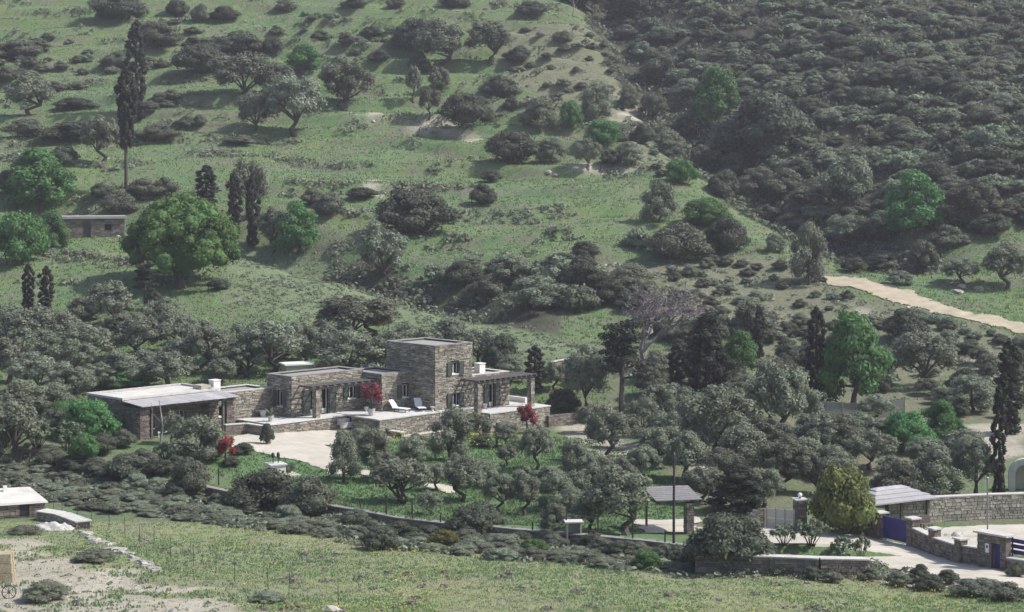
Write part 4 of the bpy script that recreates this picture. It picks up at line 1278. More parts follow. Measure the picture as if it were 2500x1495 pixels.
def core_mesh(blobs, f=.66):
    V, Fq = [], []
    for b in blobs:
        base = len(V); n, m = 7, 5
        for i in range(m + 1):
            ph = math.pi * (i + .02) / (m + .04)
            for k in range(n):
                t = 2 * math.pi * k / n
                V.append((b[0] + b[3] * f * math.sin(ph) * math.cos(t), b[1] + b[4] * f * math.sin(ph) * math.sin(t), max(.004, b[2] + b[5] * f * math.cos(ph))))
        for i in range(m):
            for k in range(n):
                a = base + i * n
                Fq.append((a + k, a + n + k, a + n + (k + 1) % n, a + (k + 1) % n))
    return np.array(V), np.array(Fq)

def crown_mesh(name, blobs, n, size, R, m, asp=1.0, core=.62, **kw):
    """asp = height / width of the finished plant, so that the leaves keep their proportions"""
    B = [(b[0], b[1], b[2] * asp, b[3], b[4] if len(b) > 5 else b[3], (b[5] if len(b) > 5 else b[4]) * asp) for b in blobs]
    V, Fq = leaf_cloud(B, n, size, R, **kw)
    if core:
        V2, F2 = core_mesh(B, core)
        Fq = np.concatenate([Fq, F2 + len(V)]); V = np.concatenate([V, V2])
    V[:, 2] /= asp
    return np_mesh(name, V, Fq, m)

def trunk_mesh(name, ends, R, m, base_r=.05, split=.22, bend=.03, n_st=1, asp=1.0):
    mb = MB()
    for s_ in range(n_st):
        ox, oy = (R.normal(0, .045, 2) if n_st > 1 else (0, 0))
        sp = np.array([ox + R.normal(0, bend), oy + R.normal(0, bend), split * (.85 + .3 * R.random())])
        mid = np.array([ox + R.normal(0, bend), oy + R.normal(0, bend), sp[2] * .5])
        mb.tube([(ox, oy, -.06), tuple(mid), tuple(sp)], [base_r * 1.35 / n_st ** .4, base_r / n_st ** .4, base_r * .8 / n_st ** .4], 7)
        for e in ends[s_::n_st]:
            e = np.array(e); c = (sp + e) / 2 + R.normal(0, .03, 3)
            mb.tube([tuple(sp - [0, 0, .01]), tuple(c), tuple(e)], [base_r * .5, base_r * .34, base_r * .14], 5)
    return mb.mesh(name, m)

PROTO = {}
def proto(kind, k):
    key = (kind, k)
    if key in PROTO:
        return PROTO[key]
    R = np.random.default_rng(sum(map(ord, kind)) * 7 + k * 101)
    bl = []; tr = None; extra = None
    mk = {'olive': 'olive', 'olive_dark': 'brownshrub'}.get(kind)
    if kind in ('olive', 'olive_dark'):
        n = int(R.integers(20, 27))
        ox, oy = R.normal(0, .05, 2)
        for i in range(n):
            t = i * 2.39996 + R.normal(0, .25); f = (i + .5) / n; ph = math.acos(1 - 1.55 * f)
            k_ = R.uniform(.62, 1.08); q = R.uniform(.085, .15)
            bl.append((ox * (1 - f) + .34 * k_ * math.sin(ph) * math.cos(t), oy * (1 - f) + .34 * k_ * math.sin(ph) * math.sin(t), max(.17, .56 + .33 * k_ * math.cos(ph) * R.uniform(.85, 1.1)), q, q * R.uniform(.85, 1.2), q * R.uniform(.9, 1.35)))
        cm = crown_mesh('crown', bl, 9000, .0105, R, M['olive' if kind == 'olive' else 'brownshrub'], .95, .55, shell=.65)
        tr = trunk_mesh('trunk', [b[:3] for b in bl[::3]], R, M['bark'], .04, .24, .05)
    elif kind == 'multi':                                        # low olive on several leaning stems
        for i in range(13):
            t = i * 2.4; r = .4 * math.sqrt((i + .5) / 13)
            q = R.uniform(.12, .18)
            bl.append((r * math.cos(t), r * math.sin(t) * .8, .72 - .25 * r / .4 + R.normal(0, .05), q, q, q * 1.1))
        cm = crown_mesh('crown', bl, 6000, .0125, R, M['olive'], .8, .5, shell=.55)
        tr = trunk_mesh('trunk', [b[:3] for b in bl], R, M['bark'], .04, .25, .06, 4)
    elif kind in ('shrub', 'brownshrub', 'yellowgreen', 'heath', 'greenbush'):
        n = int(R.integers(13, 19)); bl.append((0, 0, .38, .32, .32, .40))
        for i in range(n):
            t = i * 2.4 + R.normal(0, .3); f = (i + .5) / n; r = .36 * math.sqrt(f)
            q = R.uniform(.11, .2)
            bl.append((r * math.cos(t), r * math.sin(t), (.78 * (1 - (r / .42) ** 2) + .10) * R.uniform(.85, 1.08), q, q, q * 1.15))
        mm = {'shrub': 'shrub', 'greenbush': 'green'}.get(kind, kind)
        cm = crown_mesh('shrub', bl, 8000, .0108, R, M[mm], .62, .72, shell=.45)
    elif kind == 'maquis':
        n = int(R.integers(9, 14)); bl.append((0, 0, .3, .34, .34, .4))
        for i in range(n):
            t = i * 2.4 + R.normal(0, .4); r = .36 * math.sqrt((i + .5) / n)
            q = R.uniform(.1, .21)
            bl.append((r * math.cos(t), r * math.sin(t), (.74 * (1 - (r / .44) ** 2) + .1) * R.uniform(.7, 1.15), q, q, q * 1.3))
        cm = crown_mesh('maquis_shrub', bl, 2600, .0185, R, M['maquis'], .55, .74, shell=.45)
    elif kind in ('cypress', 'cypress_bare'):
        z0 = .04 if kind == 'cypress' else .36
        for i in range(46):
            f = (i + .5) / 46; z = z0 + (.985 - z0) * f
            rad = .40 * min(1, (1 - f) * 5.5) ** .6 * (.68 + .32 * math.sin(min(1, f * 2.2) * 1.57))
            t = i * 2.4; q = R.uniform(.11, .19) * (1 - .35 * f)
            rr = max(.0, rad - q * .5) * R.uniform(.5, 1.05)
            bl.append((rr * math.cos(t), rr * math.sin(t), z, q, q, .05))
        cm = crown_mesh('crown', bl, 5200, .03, R, M['cypress'], 4.2, .8, shell=.45)
        mb = MB(); mb.tube([(0, 0, -.02), (.02, 0, .4), (0, 0, .95)], [.075, .06, .02], 6); tr = mb.mesh('trunk', M['bark'])
    elif kind in ('green', 'olive_tall'):
        n = int(R.integers(15, 20))
        for i in range(n):
            t = i * 2.4 + R.normal(0, .3); f = (i + .5) / n
            z = .14 + .74 * f; r = .37 * math.sin(min(1, (1.08 - f) * 1.25) * 1.57) * R.uniform(.55, 1.05)
            q = R.uniform(.12, .2)
            bl.append((r * math.cos(t), r * math.sin(t), z, q, q, q * .9))
        cm = crown_mesh('crown', bl, 8500, .0125 if kind == 'green' else .0105, R, M['green' if kind == 'green' else 'olive'], 1.05, .6, shell=.5)
        tr = trunk_mesh('trunk', [b[:3] for b in bl[::2]], R, M['bark'], .035, .2, .03)
    elif kind == 'carob':
        bl.append((0, 0, .5, .40, .40, .42))
        for i in range(75):
            t = i * 2.39996 + R.normal(0, .25); f = (i + .5) / 75; ph = math.acos(1 - 1.28 * f)
            q = R.uniform(.048, .095); k_ = R.uniform(.92, 1.03)
            bl.append((.425 * k_ * math.sin(ph) * math.cos(t), .425 * k_ * math.sin(ph) * math.sin(t), .42 + .5 * math.cos(ph) * k_, q, q, q * 1.25))
        cm = crown_mesh('crown', bl, 26000, .0068, R, M['carob'], .74, .84, shell=.6)
        tr = trunk_mesh('trunk', [(.2, 0, .45), (-.2, .1, .45), (0, -.2, .5), (.1, .2, .5)], R, M['bark'], .045, .2, .02)
    elif kind == 'pine':
        for i in range(17):
            t = i * 2.4; f = (i + .5) / 17; z = .42 + .52 * f; r = R.uniform(.1, .36) * (1.15 - .75 * f)
            bl.append((r * math.cos(t), r * math.sin(t), z, R.uniform(.13, .2), R.uniform(.13, .2), .045))
        cm = crown_mesh('crown', bl, 5200, .013, R, M['pine'], 1.4, .5, shell=.7)
        mb = MB(); mb.tube([(0, 0, -.03), (.012, .01, .4), (0, 0, .95)], [.04, .032, .01], 7)
        for b in bl: mb.tube([(0, 0, b[2] - .05), b[:3]], [.014, .004], 4)
        tr = mb.mesh('trunk', M['bark'])
    elif kind == 'juniper':
        for i in range(40):
            t = i * 2.4; f = (i + .5) / 40; z = .05 + .9 * f; rad = .42 * (1 - f) ** .62 * min(1, .55 + f * 2)
            q = R.uniform(.09, .15); rr = rad * R.uniform(.5, 1)
            bl.append((rr * math.cos(t), rr * math.sin(t), z, q, q, q * .62))
        cm = crown_mesh('crown', bl, 6500, .0125, R, M['pine'], 1.25, .7, shell=.5)
        mb = MB(); mb.tube([(0, 0, -.03), (0, 0, .5), (0, 0, .9)], [.05, .035, .01], 6); tr = mb.mesh('trunk', M['bark'])
    elif kind == 'oleander':
        for i in range(15):
            t = i * 2.4; r = .38 * math.sqrt((i + .5) / 15)
            bl.append((r * math.cos(t), r * math.sin(t), R.uniform(.45, .86) - .3 * r, .09, .09, .17))
        cm = crown_mesh('crown', bl, 1900, .017, R, M['oleander'], 1.0, 0, shell=.9, el=2.4)
        mb = MB()
        for b in bl: mb.tube([(b[0] * .2, b[1] * .2, -.03), (b[0] * .6, b[1] * .6, b[2] * .5), (b[0], b[1], b[2] + .08)], [.012, .009, .004], 4)
        tr = mb.mesh('stems', M['bark'])
    elif kind == 'bougainvillea':
        for i in range(14):
            t = i * 2.4; r = .33 * math.sqrt((i + .5) / 14); q = R.uniform(.11, .18)
            bl.append((r * math.cos(t), r * math.sin(t), .42 + .42 * R.random() - .2 * r, q, q, q))
        cm = crown_mesh('blossom', bl, 1700, .017, R, M['red'], 1.15, .0, shell=.6)
        extra = crown_mesh('leaves', bl, 1700, .015, R, M['shrub'], 1.15, .6, shell=.7)
        mb = MB(); mb.tube([(0, 0, -.03), (.02, 0, .2), (-.02, .02, .5)], [.05, .04, .02], 6); tr = mb.mesh('trunk', M['bark'])
    elif kind == 'bare':
        mb = MB()
        def grow(p, d, ln, r, lev):
            q = p + d * ln * .5 + Vector(R.normal(0, .012, 3)); e = p + d * ln
            r = max(r, .0022); mb.tube([p, q, e], [r, r * .8, max(r * .6, .0018)], 5 if lev < 2 else 3, False)
            if lev >= 7: return
            for _ in range(3 if lev < 3 else (3 if R.random() < .3 else 2)):
                nd = (d + Vector(R.normal(0, .5, 3)) + Vector((0, 0, .16))).normalized()
                grow(e, nd, ln * R.uniform(.62, .85), r * .62, lev + 1)
        grow(Vector((0, 0, -.03)), Vector((0, 0, 1)), .20, .024, 0)
        A_ = np.array(mb.v); lo_, hi_ = A_.min(0), A_.max(0)
        A_[:, :2] /= max(hi_[0] - lo_[0], hi_[1] - lo_[1]); A_[:, 2] /= hi_[2]
        mb.v = [tuple(p) for p in A_]
        cm = mb.mesh('branches', M['twig'])
    PROTO[key] = (cm, tr, extra)
    return PROTO[key]

NV = {'olive': 6, 'olive_dark': 3, 'multi': 2, 'shrub': 5, 'brownshrub': 3, 'yellowgreen': 2, 'heath': 3, 'greenbush': 3, 'maquis': 5, 'cypress': 3, 'cypress_bare': 1, 'green': 3, 'olive_tall': 3, 'carob': 1, 'pine': 1, 'juniper': 2, 'oleander': 3, 'bougainvillea': 2, 'bare': 1}
TREE_NAME = {'olive': 'olive_tree', 'olive_dark': 'olive_tree', 'multi': 'olive_tree', 'olive_tall': 'olive_tree', 'cypress': 'cypress_tree', 'cypress_bare': 'cypress_tree', 'green': 'deciduous_tree', 'carob': 'round_tree', 'pine': 'pine_tree', 'juniper': 'juniper_tree', 'bare': 'bare_tree', 'oleander': 'oleander', 'bougainvillea': 'bougainvillea', 'heath': 'heath_shrub', 'maquis': 'maquis_shrub', 'brownshrub': 'thorny_shrub', 'greenbush': 'green_bush', 'yellowgreen': 'yellow_green_shrub', 'shrub': 'evergreen_shrub'}
CATS = {'oleander': 'shrub', 'bougainvillea': 'flowering shrub'}
_vc = {}
def plant(kind, P, w, h, label, group=None, rz=None, lean=(0, 0)):
    k = _vc.get(kind, 0); _vc[kind] = k + 1
    cm, tr, extra = proto(kind, k % NV[kind])
    rz = rnd.uniform(0, 6.28) if rz is None else rz
    name = TREE_NAME.get(kind, 'shrub')
    if tr is None and kind != 'bare':
        o = link(name, cm)
        o.location = P - Vector((0, 0, .12 * h * .3)); tag(o, label, 'shrub', group)
    else:
        o = thing(name, label, CATS.get(kind, 'tree'), P, rz, group)
        link(cm.name.split('.')[0], cm, o)
        if tr: link(tr.name.split('.')[0], tr, o)
        if extra: link('leaves', extra, o)
    o.rotation_euler = (lean[0], lean[1], rz); o.scale = (w, w, h)
    return o

G_GROVE = ('grey-green olive tree in the dense grove behind the outbuilding', 'olive grove behind the outbuilding')
G_GROVE2 = ('grey-green olive tree in the row behind the farmhouse', 'olive trees behind the farmhouse')
G_GROVE3 = ('silvery olive tree in the grove between the farmhouse and the gates', 'olive grove right of the farmhouse')
G_GARD = ('small grey olive tree in the lush garden grass below the terrace', 'garden olives below the terrace')
G_GULLY = ('dark evergreen shrub filling the gully behind the thyme slope', 'gully shrubs')
G_SLOPE = ('dark rounded evergreen shrub on the terraced upper slope', 'dark shrubs on the terraced slope')
G_MID = ('grey-green bushy olive beside the ravine on the upper slope', 'bushes beside the ravine')
G_LOW = ('dark rounded shrub along the foot of the garden boundary', 'shrubs along the garden boundary')
PL = [
 # upper slope
 ('cypress', 330, 300, 62, 236, 'tall dark cypress standing behind its shorter twin on the upper slope'),
 ('cypress_bare', 306, 455, 58, 272, 'tall dark cypress with long bare trunk on the terraced slope'),
 ('olive', 72, 280, 145, 92, 'spreading olive tree on the terrace edge at the far left'),
 ('olive', 245, 398, 125, 118, 'olive tree left of the bare-trunked cypress casting a long shadow'),
 ('green', 95, 508, 180, 145, 'bright green spreading tree above the old stone hut'),
 ('greenbush', 50, 640, 150, 130, 'bright green rounded tree at the left edge below the hut'),
 ('green', 128, 602, 84, 92, 'leaning fig tree with thin green crown in front of the hut'),
 ('carob', 440, 697, 276, 216, 'huge dense dome-shaped green tree casting a dark shadow on the slope'),
 ('cypress', 500, 515, 66, 108, 'short broad dark cypress behind the dome-shaped tree'),
 ('cypress', 568, 585, 46, 158, 'dark cypress between the dome-shaped tree and the dead trunk'),
 ('cypress', 612, 602, 44, 172, 'slim dark cypress nearest the dead trunk'),
 ('olive', 602, 530, 130, 138, 'tall grey olive rising behind the cypress trio'),
 ('green', 725, 612, 120, 118, 'bright green tree right of the cypress trio'),
 ('olive_dark', 665, 612, 100, 110, 'greyish twiggy tree with pale dead trunk beside the cypress trio'),
 ('shrub', 1010, 566, 210, 104, 'big dark dome shrub on the grassy terrace above the lone olive'),
 ('shrub', 1170, 498, 76, 50, 'dark round bush right of the big dome shrub'),
 ('shrub', 1190, 442, 60, 30, 'low dark bush on the bank above the round bush'),
 ('olive', 932, 698, 140, 152, 'lone olive tree with thick leaning trunk at the top of the thyme slope'),
 ('olive', 616, 326, 96, 104, 'smaller olive of the pair casting a long shadow on the terrace'),
 ('olive', 716, 332, 170, 155, 'larger olive of the pair on the terrace with forked trunk'),
 ('olive_dark', 670, 250, 130, 92, 'dark olive rising behind the terrace pair'),
 ('olive_dark', 590, 250, 170, 122, 'broad dark olive left of the terrace pair'),
 ('olive_dark', 840, 268, 150, 122, 'dark olive right of the terrace pair by the stony bank'),
 ('green', 735, 178, 100, 70, 'small bright green tree alone on the upper terrace'),
 ('olive', 1075, 172, 150, 118, 'grey olive with leaning trunk amid the upper dark thicket'),
 ('shrub', 1005, 125, 140, 80, 'dark thicket shrub left of the leaning upper olive'),
 ('olive_dark', 1190, 150, 140, 95, 'brownish thicket tree right of the leaning upper olive'),
 ('shrub', 1015, 180, 60, 55, 'dark bush under the leaning upper olive'),
 ('shrub', 1210, 238, 108, 54, 'dark low dome shrub below the upper thicket'),
 ('olive', 1002, 245, 50, 85, 'thin young olive above the stony bank'),
 ('olive_dark', 1040, 285, 66, 70, 'dark stunted tree at the upper end of the stony bank'),
 ('olive', 1065, 232, 70, 68, 'pale crooked olive above the stunted tree'),
 ('shrub', 1130, 305, 145, 74, 'broad dark shrub at the top of the stony bank'),
 ('olive_tall', 1310, 318, 105, 80, 'rounded grey bush tree left of the small bright green one'),
 ('greenbush', 1384, 312, 62, 66, 'small bright green tree between two grey bushes'),
 ('olive_tall', 1450, 295, 98, 98, 'tall rounded grey bush right of the small bright green tree'),
 ('shrub', 1240, 395, 150, 78, 'large dark shrub at the foot of the stony bank'),
 ('greenbush', 1465, 352, 105, 62, 'low bright green bush below the tall grey bush'),
 ('olive', 1425, 412, 78, 72, 'small olive above the short terrace wall'),
 ('greenbush', 1650, 445, 92, 62, 'yellowish green round shrub alone on the pale slope'),
 ('olive_tall', 1600, 540, 96, 102, 'grey olive above the pale green thicket'),
 ('greenbush', 1712, 548, 130, 66, 'pale green low thicket between the grey olive and the track'),
 ('brownshrub', 1640, 632, 165, 90, 'brown-green thorny thicket at the end of the grassy terrace'),
 ('shrub', 1760, 614, 130, 86, 'dark thicket right of the brown-green one on the spur'),
 ('green', 1735, 305, 128, 138, 'bright green tree at the edge of the maquis slope'),
 ('shrub', 1860, 375, 250, 150, 'very large dark thicket below the bright green maquis-edge tree'),
 ('olive', 2050, 525, 150, 150, 'big grey olive at the lower edge of the maquis'),
 ('green', 2220, 575, 165, 155, 'airy pale green tree at the lower edge of the maquis'),
 ('olive_dark', 2360, 545, 130, 110, 'brownish tree right of the airy pale green tree'),
 ('olive', 2045, 605, 125, 88, 'leaning olive with bare slanted trunk above the dirt track'),
 ('olive_tall', 1960, 690, 100, 150, 'bushy upright olive at the head of the dirt track'),
 ('olive_dark', 2232, 668, 90, 82, 'small dark tree beyond the dirt track'),
 ('olive', 2440, 700, 130, 105, 'grey olive at the right edge above the dirt track'),
 ('olive', 2330, 690, 110, 62, 'low grey bush behind the boulders at the track'),
 ('shrub', 1400, 15, 130, 50, 'dark shrub beside the dead trunk at the top edge'),
 ('shrub', 1540, 40, 160, 80, 'dark green thicket at the top where grass meets maquis'),
 ('brownshrub', 1600, 195, 120, 75, 'purplish brown thicket at the maquis edge'),
 # behind the house
 ('cypress', 68, 758, 40, 112, 'small dark cypress, left one of the pair above the olive grove'),
 ('cypress', 112, 762, 44, 110, 'small dark cypress, right one of the pair above the olive grove'),
 ('pine', 350, 755, 80, 115, 'small purple-grey pine in front of the dome-shaped tree'),
 ('shrub', 375, 755, 56, 48, 'dark bush at the foot of the small purple-grey pine'),
 ('shrub', 530, 702, 60, 28, 'dark bush at the end of the dome tree shadow'),
 ('greenbush', 315, 940, 140, 46, 'bright green low tree crown behind the outbuilding roof'),
 ('greenbush', 560, 905, 62, 46, 'bright green bush behind the outbuilding chimney'),
 ('olive_dark', 850, 830, 240, 112, 'broad dark green tree mass above the farmhouse roof'),
 ('cypress', 1296, 952, 58, 108, 'dark square-topped cypress right of the farmhouse tower'),
 ('shrub', 1210, 905, 100, 95, 'very dark tree just right of the farmhouse tower'),
 ('olive', 1345, 945, 76, 66, 'pale olive behind the dark square-topped cypress'),
 ('olive', 1420, 1000, 120, 155, 'dark olive with twin trunks right of the side terrace'),
 ('pine', 1505, 1012, 175, 232, 'tall pine with flat dark crown and straight bare trunk'),
 ('bare', 1555, 900, 270, 205, 'leafless purple-grey tree spreading behind the flat-crowned pine'),
 ('shrub', 1365, 1000, 90, 58, 'dark low mass of shrub right of the side terrace'),
 ('cypress', 1640, 960, 58, 122, 'dark young cypress left of the big dark juniper'),
 ('juniper', 1718, 970, 165, 205, 'big very dark conical juniper in the valley'),
 ('green', 1795, 915, 95, 110, 'bright green tree peeping out right of the big dark juniper'),
 ('cypress', 1812, 870, 30, 112, 'thin dark cypress, left one of the two behind the bright green tree'),
 ('cypress', 1840, 868, 34, 118, 'thin dark cypress, right one of the two behind the bright green tree'),
 ('olive_tall', 1822, 820, 120, 95, 'grey twiggy tree above the two thin cypresses'),
 ('cypress', 1978, 980, 62, 222, 'tall dark cypress against the big bright green tree'),
 ('green', 2066, 985, 178, 225, 'big bright green tree with lumpy crown in the valley'),
 ('olive', 2242, 940, 180, 138, 'large grey olive right of the big bright green tree'),
 ('shrub', 2190, 830, 120, 78, 'dark shrub on the bank above the large grey olive'),
 ('cypress', 2447, 1052, 82, 215, 'thick dark cypress near the right edge'),
 ('cypress', 2422, 1212, 46, 262, 'slim dark cypress in front of the thick one at the right edge'),
 ('greenbush', 2200, 1095, 140, 95, 'round bright green bush in the right-hand garden'),
 ('green', 2285, 1058, 110, 85, 'pale green orchard tree above the round green bush'),
 ('olive_tall', 2270, 1210, 150, 132, 'dark-stemmed olive behind the gazebo'),
 ('olive', 2365, 1205, 130, 148, 'grey olive right of the gazebo roof'),
 ('yellowgreen', 2045, 1295, 190, 158, 'large yellow-green tree shrub left of the gazebo'),
 ('brownshrub', 2180, 1215, 150, 95, 'brown-green shrub right behind the yellow-green one'),
 ('juniper', 1790, 1240, 190, 112, 'dark flat conifer left of the beige sliding gate'),
 ('shrub', 1772, 1385, 235, 138, 'very large dark lentisk bush before the planter wall'),
 ('olive', 1520, 1298, 215, 155, 'large slanting olive left of the slatted shelter'),
 ('oleander', 1965, 1338, 95, 62, 'pale oleander bush in the bed by the drive, the largest'),
 ('oleander', 2040, 1352, 58, 52, 'pale oleander in the middle of the bed by the drive'),
 ('oleander', 2085, 1356, 52, 64, 'slim pale oleander at the drive end of the bed'),
 ('oleander', 1900, 1340, 80, 50, 'pale oleander next to the large dark lentisk'),
 # garden
 ('olive_tall', 1085, 1118, 118, 130, 'olive with slanting bare trunk in front of the terrace wall'),
 ('olive', 1300, 1138, 100, 105, 'thin olive with pale trunk in the middle of the garden'),
 ('olive_tall', 1390, 1165, 96, 100, 'dense egg-shaped olive in the garden'),
 ('olive', 1480, 1118, 140, 130, 'wide olive at the ploughed patch'),
 ('multi', 975, 1220, 165, 125, 'olive with several slanting trunks by the garden fence'),
 ('shrub', 1155, 1298, 158, 82, 'big dome shrub by the garden fence'),
 ('olive_tall', 832, 1168, 95, 128, 'bushy dark olive standing on the edge of the driveway'),
 ('bougainvillea', 1277, 1050, 56, 74, 'red bougainvillea against the side terrace wall'),
 ('bougainvillea', 547, 1122, 56, 70, 'red bougainvillea in the grass beside the outbuilding'),
 ('olive_tall', 480, 1122, 150, 112, 'grey bushy olive covering the outbuilding porch'),
 ('olive', 415, 1075, 70, 75, 'small grey olive before the outbuilding porch'),
 ('brownshrub', 462, 1208, 112, 98, 'pale round shrub in front of the boundary wall'),
 ('shrub', 640, 1228, 190, 92, 'dark wide shrub below the white well'),
 ('brownshrub', 755, 1248, 150, 85, 'brownish wide shrub right of the dark one below the well'),
 ('greenbush', 215, 1068, 150, 100, 'green shrub mass against the shaded outbuilding wall'),
 ('olive', 40, 1115, 160, 145, 'grey olive at the left edge below the grove'),
 ('oleander', 165, 1090, 90, 70, 'pale flowering shrub left of the outbuilding'),
 ('greenbush', 205, 1120, 80, 66, 'small green bush below the pale flowering shrub'),
 ('shrub', 310, 1160, 160, 62, 'dark hedge-like shrub below the outbuilding pier'),
 ('olive_tall', 130, 1010, 130, 80, 'dark shrub tree between the grove and the outbuilding'),
 ('shrub', 920, 1332, 112, 52, 'dark spreading bush on the meadow edge'),
 ('yellowgreen', 1078, 1330, 85, 46, 'yellow-green bush on the meadow edge'),
 ('greenbush', 1292, 1350, 82, 42, 'grey-green rounded bush on the meadow edge'),
 ('greenbush', 1570, 1382, 84, 46, 'round green bush near the foot of the utility pole'),
 ('heath', 110, 1452, 130, 40, 'low grey-green bush on the bare slope right of the cart wheel'),
 ('heath', 230, 1362, 110, 30, 'low grey-green bush below the fallen stones on the bare slope'),
 ('heath', 60, 1296, 90, 22, 'low grey-green bush in front of the white-roofed hut'),
 ('heath', 650, 1460, 90, 24, 'low grey-green bush by the wire fence in the foreground'),
 ('shrub', 648, 1078, 38, 52, 'dark small bush at the corner of the terrace wall'),
 ('oleander', 700, 1146, 42, 26, 'small green bush next to the white well'),
]
for e in PL:
    kind, x, y, w, h, lab = e
    P = atk(x, y)
    s = P.y / F * K
    plant(kind, P, w * s * 1.06, h * s * 1.05, lab, lean=(0, .14) if 'slanting' in lab and kind != 'multi' else (0, 0))
# bougainvillea in the terrace pot
plant('bougainvillea', HW(5.6, -3.9, .45), 2.4, 2.5, 'large red bougainvillea in a pot on the terrace', rz=1.0)
# dead trunks
for lab, x, y, h in (('pale dead trunk leaning by the cypress trio', 687, 612, 120), ('pale dead tree trunk at the top edge beside the thicket', 1388, 40, 60), ('forked pale dead branch in front of the outbuilding porch', 388, 1080, 110)):
    P = atk(x, y); s = P.y / F * K; hh = h * s
    t_ = thing('dead_trunk', lab, 'dead tree', P)
    MB().tube([(0, 0, -.2), (.06 * hh, 0, hh * .4), (-.02 * hh, 0, hh)], [.035 * hh, .026 * hh, .006 * hh], 6).build('trunk', M['deadwood'], t_)
    MB().tube([(.05 * hh, 0, hh * .35), (.2 * hh, .05, hh * .62), (.22 * hh, .05, hh * .8)], [.018 * hh, .012 * hh, .004 * hh], 5).build('branch', M['deadwood'], t_)
    MB().tube([(.03 * hh, 0, hh * .5), (-.16 * hh, 0, hh * .7), (-.2 * hh, 0, hh * .95)], [.016 * hh, .01 * hh, .004 * hh], 5).build('branch', M['deadwood'], t_)

def many(kind, lab_group, pts, ws=1.0):
    for x, y, w, h in pts:
        P = atk(x, y); s = P.y / F * K
        plant(kind if isinstance(kind, str) else rnd.choice(kind), P, w * s * 1.05 * ws, h * s * 1.05, *lab_group)
many(['olive', 'olive', 'olive_tall'], G_GROVE, [(55, 860, 170, 120), (150, 850, 120, 90), (270, 800, 130, 118), (20, 930, 140, 110), (100, 960, 150, 100), (220, 890, 140, 105), (330, 870, 140, 105), (290, 940, 120, 90), (420, 860, 130, 100), (500, 905, 130, 115), (400, 945, 150, 90), (560, 880, 100, 90), (660, 905, 170, 130), (600, 915, 110, 90), (60, 1020, 150, 90), (180, 970, 120, 80), (15, 800, 110, 60), (200, 780, 90, 60), (385, 800, 100, 75), (740, 880, 100, 95), (470, 830, 90, 60), (110, 820, 130, 70), (350, 920, 110, 70), (240, 950, 110, 70), (530, 930, 100, 60), (180, 910, 120, 85), (90, 890, 120, 90), (430, 900, 110, 80), (310, 830, 110, 75), (640, 860, 110, 80), (700, 860, 100, 80)], 1.1)
many(['olive', 'olive_tall'], G_GROVE2, [(850, 912, 180, 108), (780, 900, 110, 90), (930, 905, 120, 100), (1020, 880, 120, 85), (1090, 870, 130, 98), (1160, 890, 110, 95), (1240, 925, 90, 66), (985, 850, 90, 65), (905, 815, 110, 80), (800, 855, 110, 80)], 1.1)
many(['olive', 'olive', 'olive_tall', 'olive_dark'], G_GROVE3, [(1890, 1065, 170, 180), (1735, 1105, 200, 165), (1620, 1030, 130, 100), (1600, 1130, 120, 100), (1660, 1165, 130, 110), (1800, 1160, 150, 130), (1905, 1190, 150, 130), (1985, 1115, 130, 115), (1560, 1075, 110, 110), (2040, 1110, 130, 100), (1950, 1040, 110, 100), (2110, 1140, 130, 95), (1700, 1220, 120, 90), (1850, 1230, 120, 100), (1990, 1200, 120, 95), (1450, 930, 90, 80), (1590, 930, 80, 80), (1880, 960, 110, 90), (1780, 1050, 120, 110), (2130, 1020, 110, 60), (2350, 1000, 120, 90), (2180, 1180, 110, 70), (2330, 1130, 120, 90), (1430, 1050, 90, 70), (1690, 1060, 130, 100), (1840, 1110, 130, 100), (1760, 1180, 130, 90), (1950, 1150, 120, 90), (2080, 1080, 110, 80), (1620, 1090, 110, 90), (1860, 1020, 110, 90), (1800, 990, 100, 80), (1680, 1120, 110, 90), (1900, 1120, 110, 90), (2020, 1160, 110, 80), (2250, 1140, 110, 80), (2120, 1085, 100, 70)], 1.1)
many(['olive', 'olive_tall'], G_GARD, [(1120, 1215, 118, 100), (1212, 1245, 95, 95), (1275, 1248, 95, 100), (1350, 1240, 110, 100), (1420, 1230, 110, 95), (905, 1120, 90, 80), (1000, 1130, 90, 70), (1160, 1060, 80, 60), (1225, 1085, 70, 62), (1430, 1290, 90, 90), (1345, 1290, 70, 70), (1040, 1250, 70, 60), (870, 1095, 70, 56), (1230, 1130, 60, 50), (930, 1165, 80, 66), (1060, 1190, 80, 66), (1170, 1180, 80, 64), (1440, 1180, 90, 80), (1500, 1200, 100, 86), (1330, 1190, 70, 60), (1390, 1260, 90, 76), (1560, 1170, 100, 90), (1110, 1150, 60, 50), (1270, 1190, 70, 54)], 1.1)
many(['shrub', 'maquis', 'olive_tall', 'brownshrub', 'shrub'], G_GULLY, [(1120, 695, 110, 62), (1235, 690, 130, 72), (1330, 690, 150, 76), (1410, 700, 130, 80), (1300, 748, 160, 80), (1180, 722, 100, 56), (1530, 718, 150, 78), (1480, 738, 110, 62), (1400, 752, 110, 66), (1070, 680, 90, 42), (1560, 750, 110, 56), (1140, 660, 90, 40), (1370, 655, 110, 40), (1210, 665, 80, 40), (1550, 600, 90, 46), (1420, 630, 80, 46)])
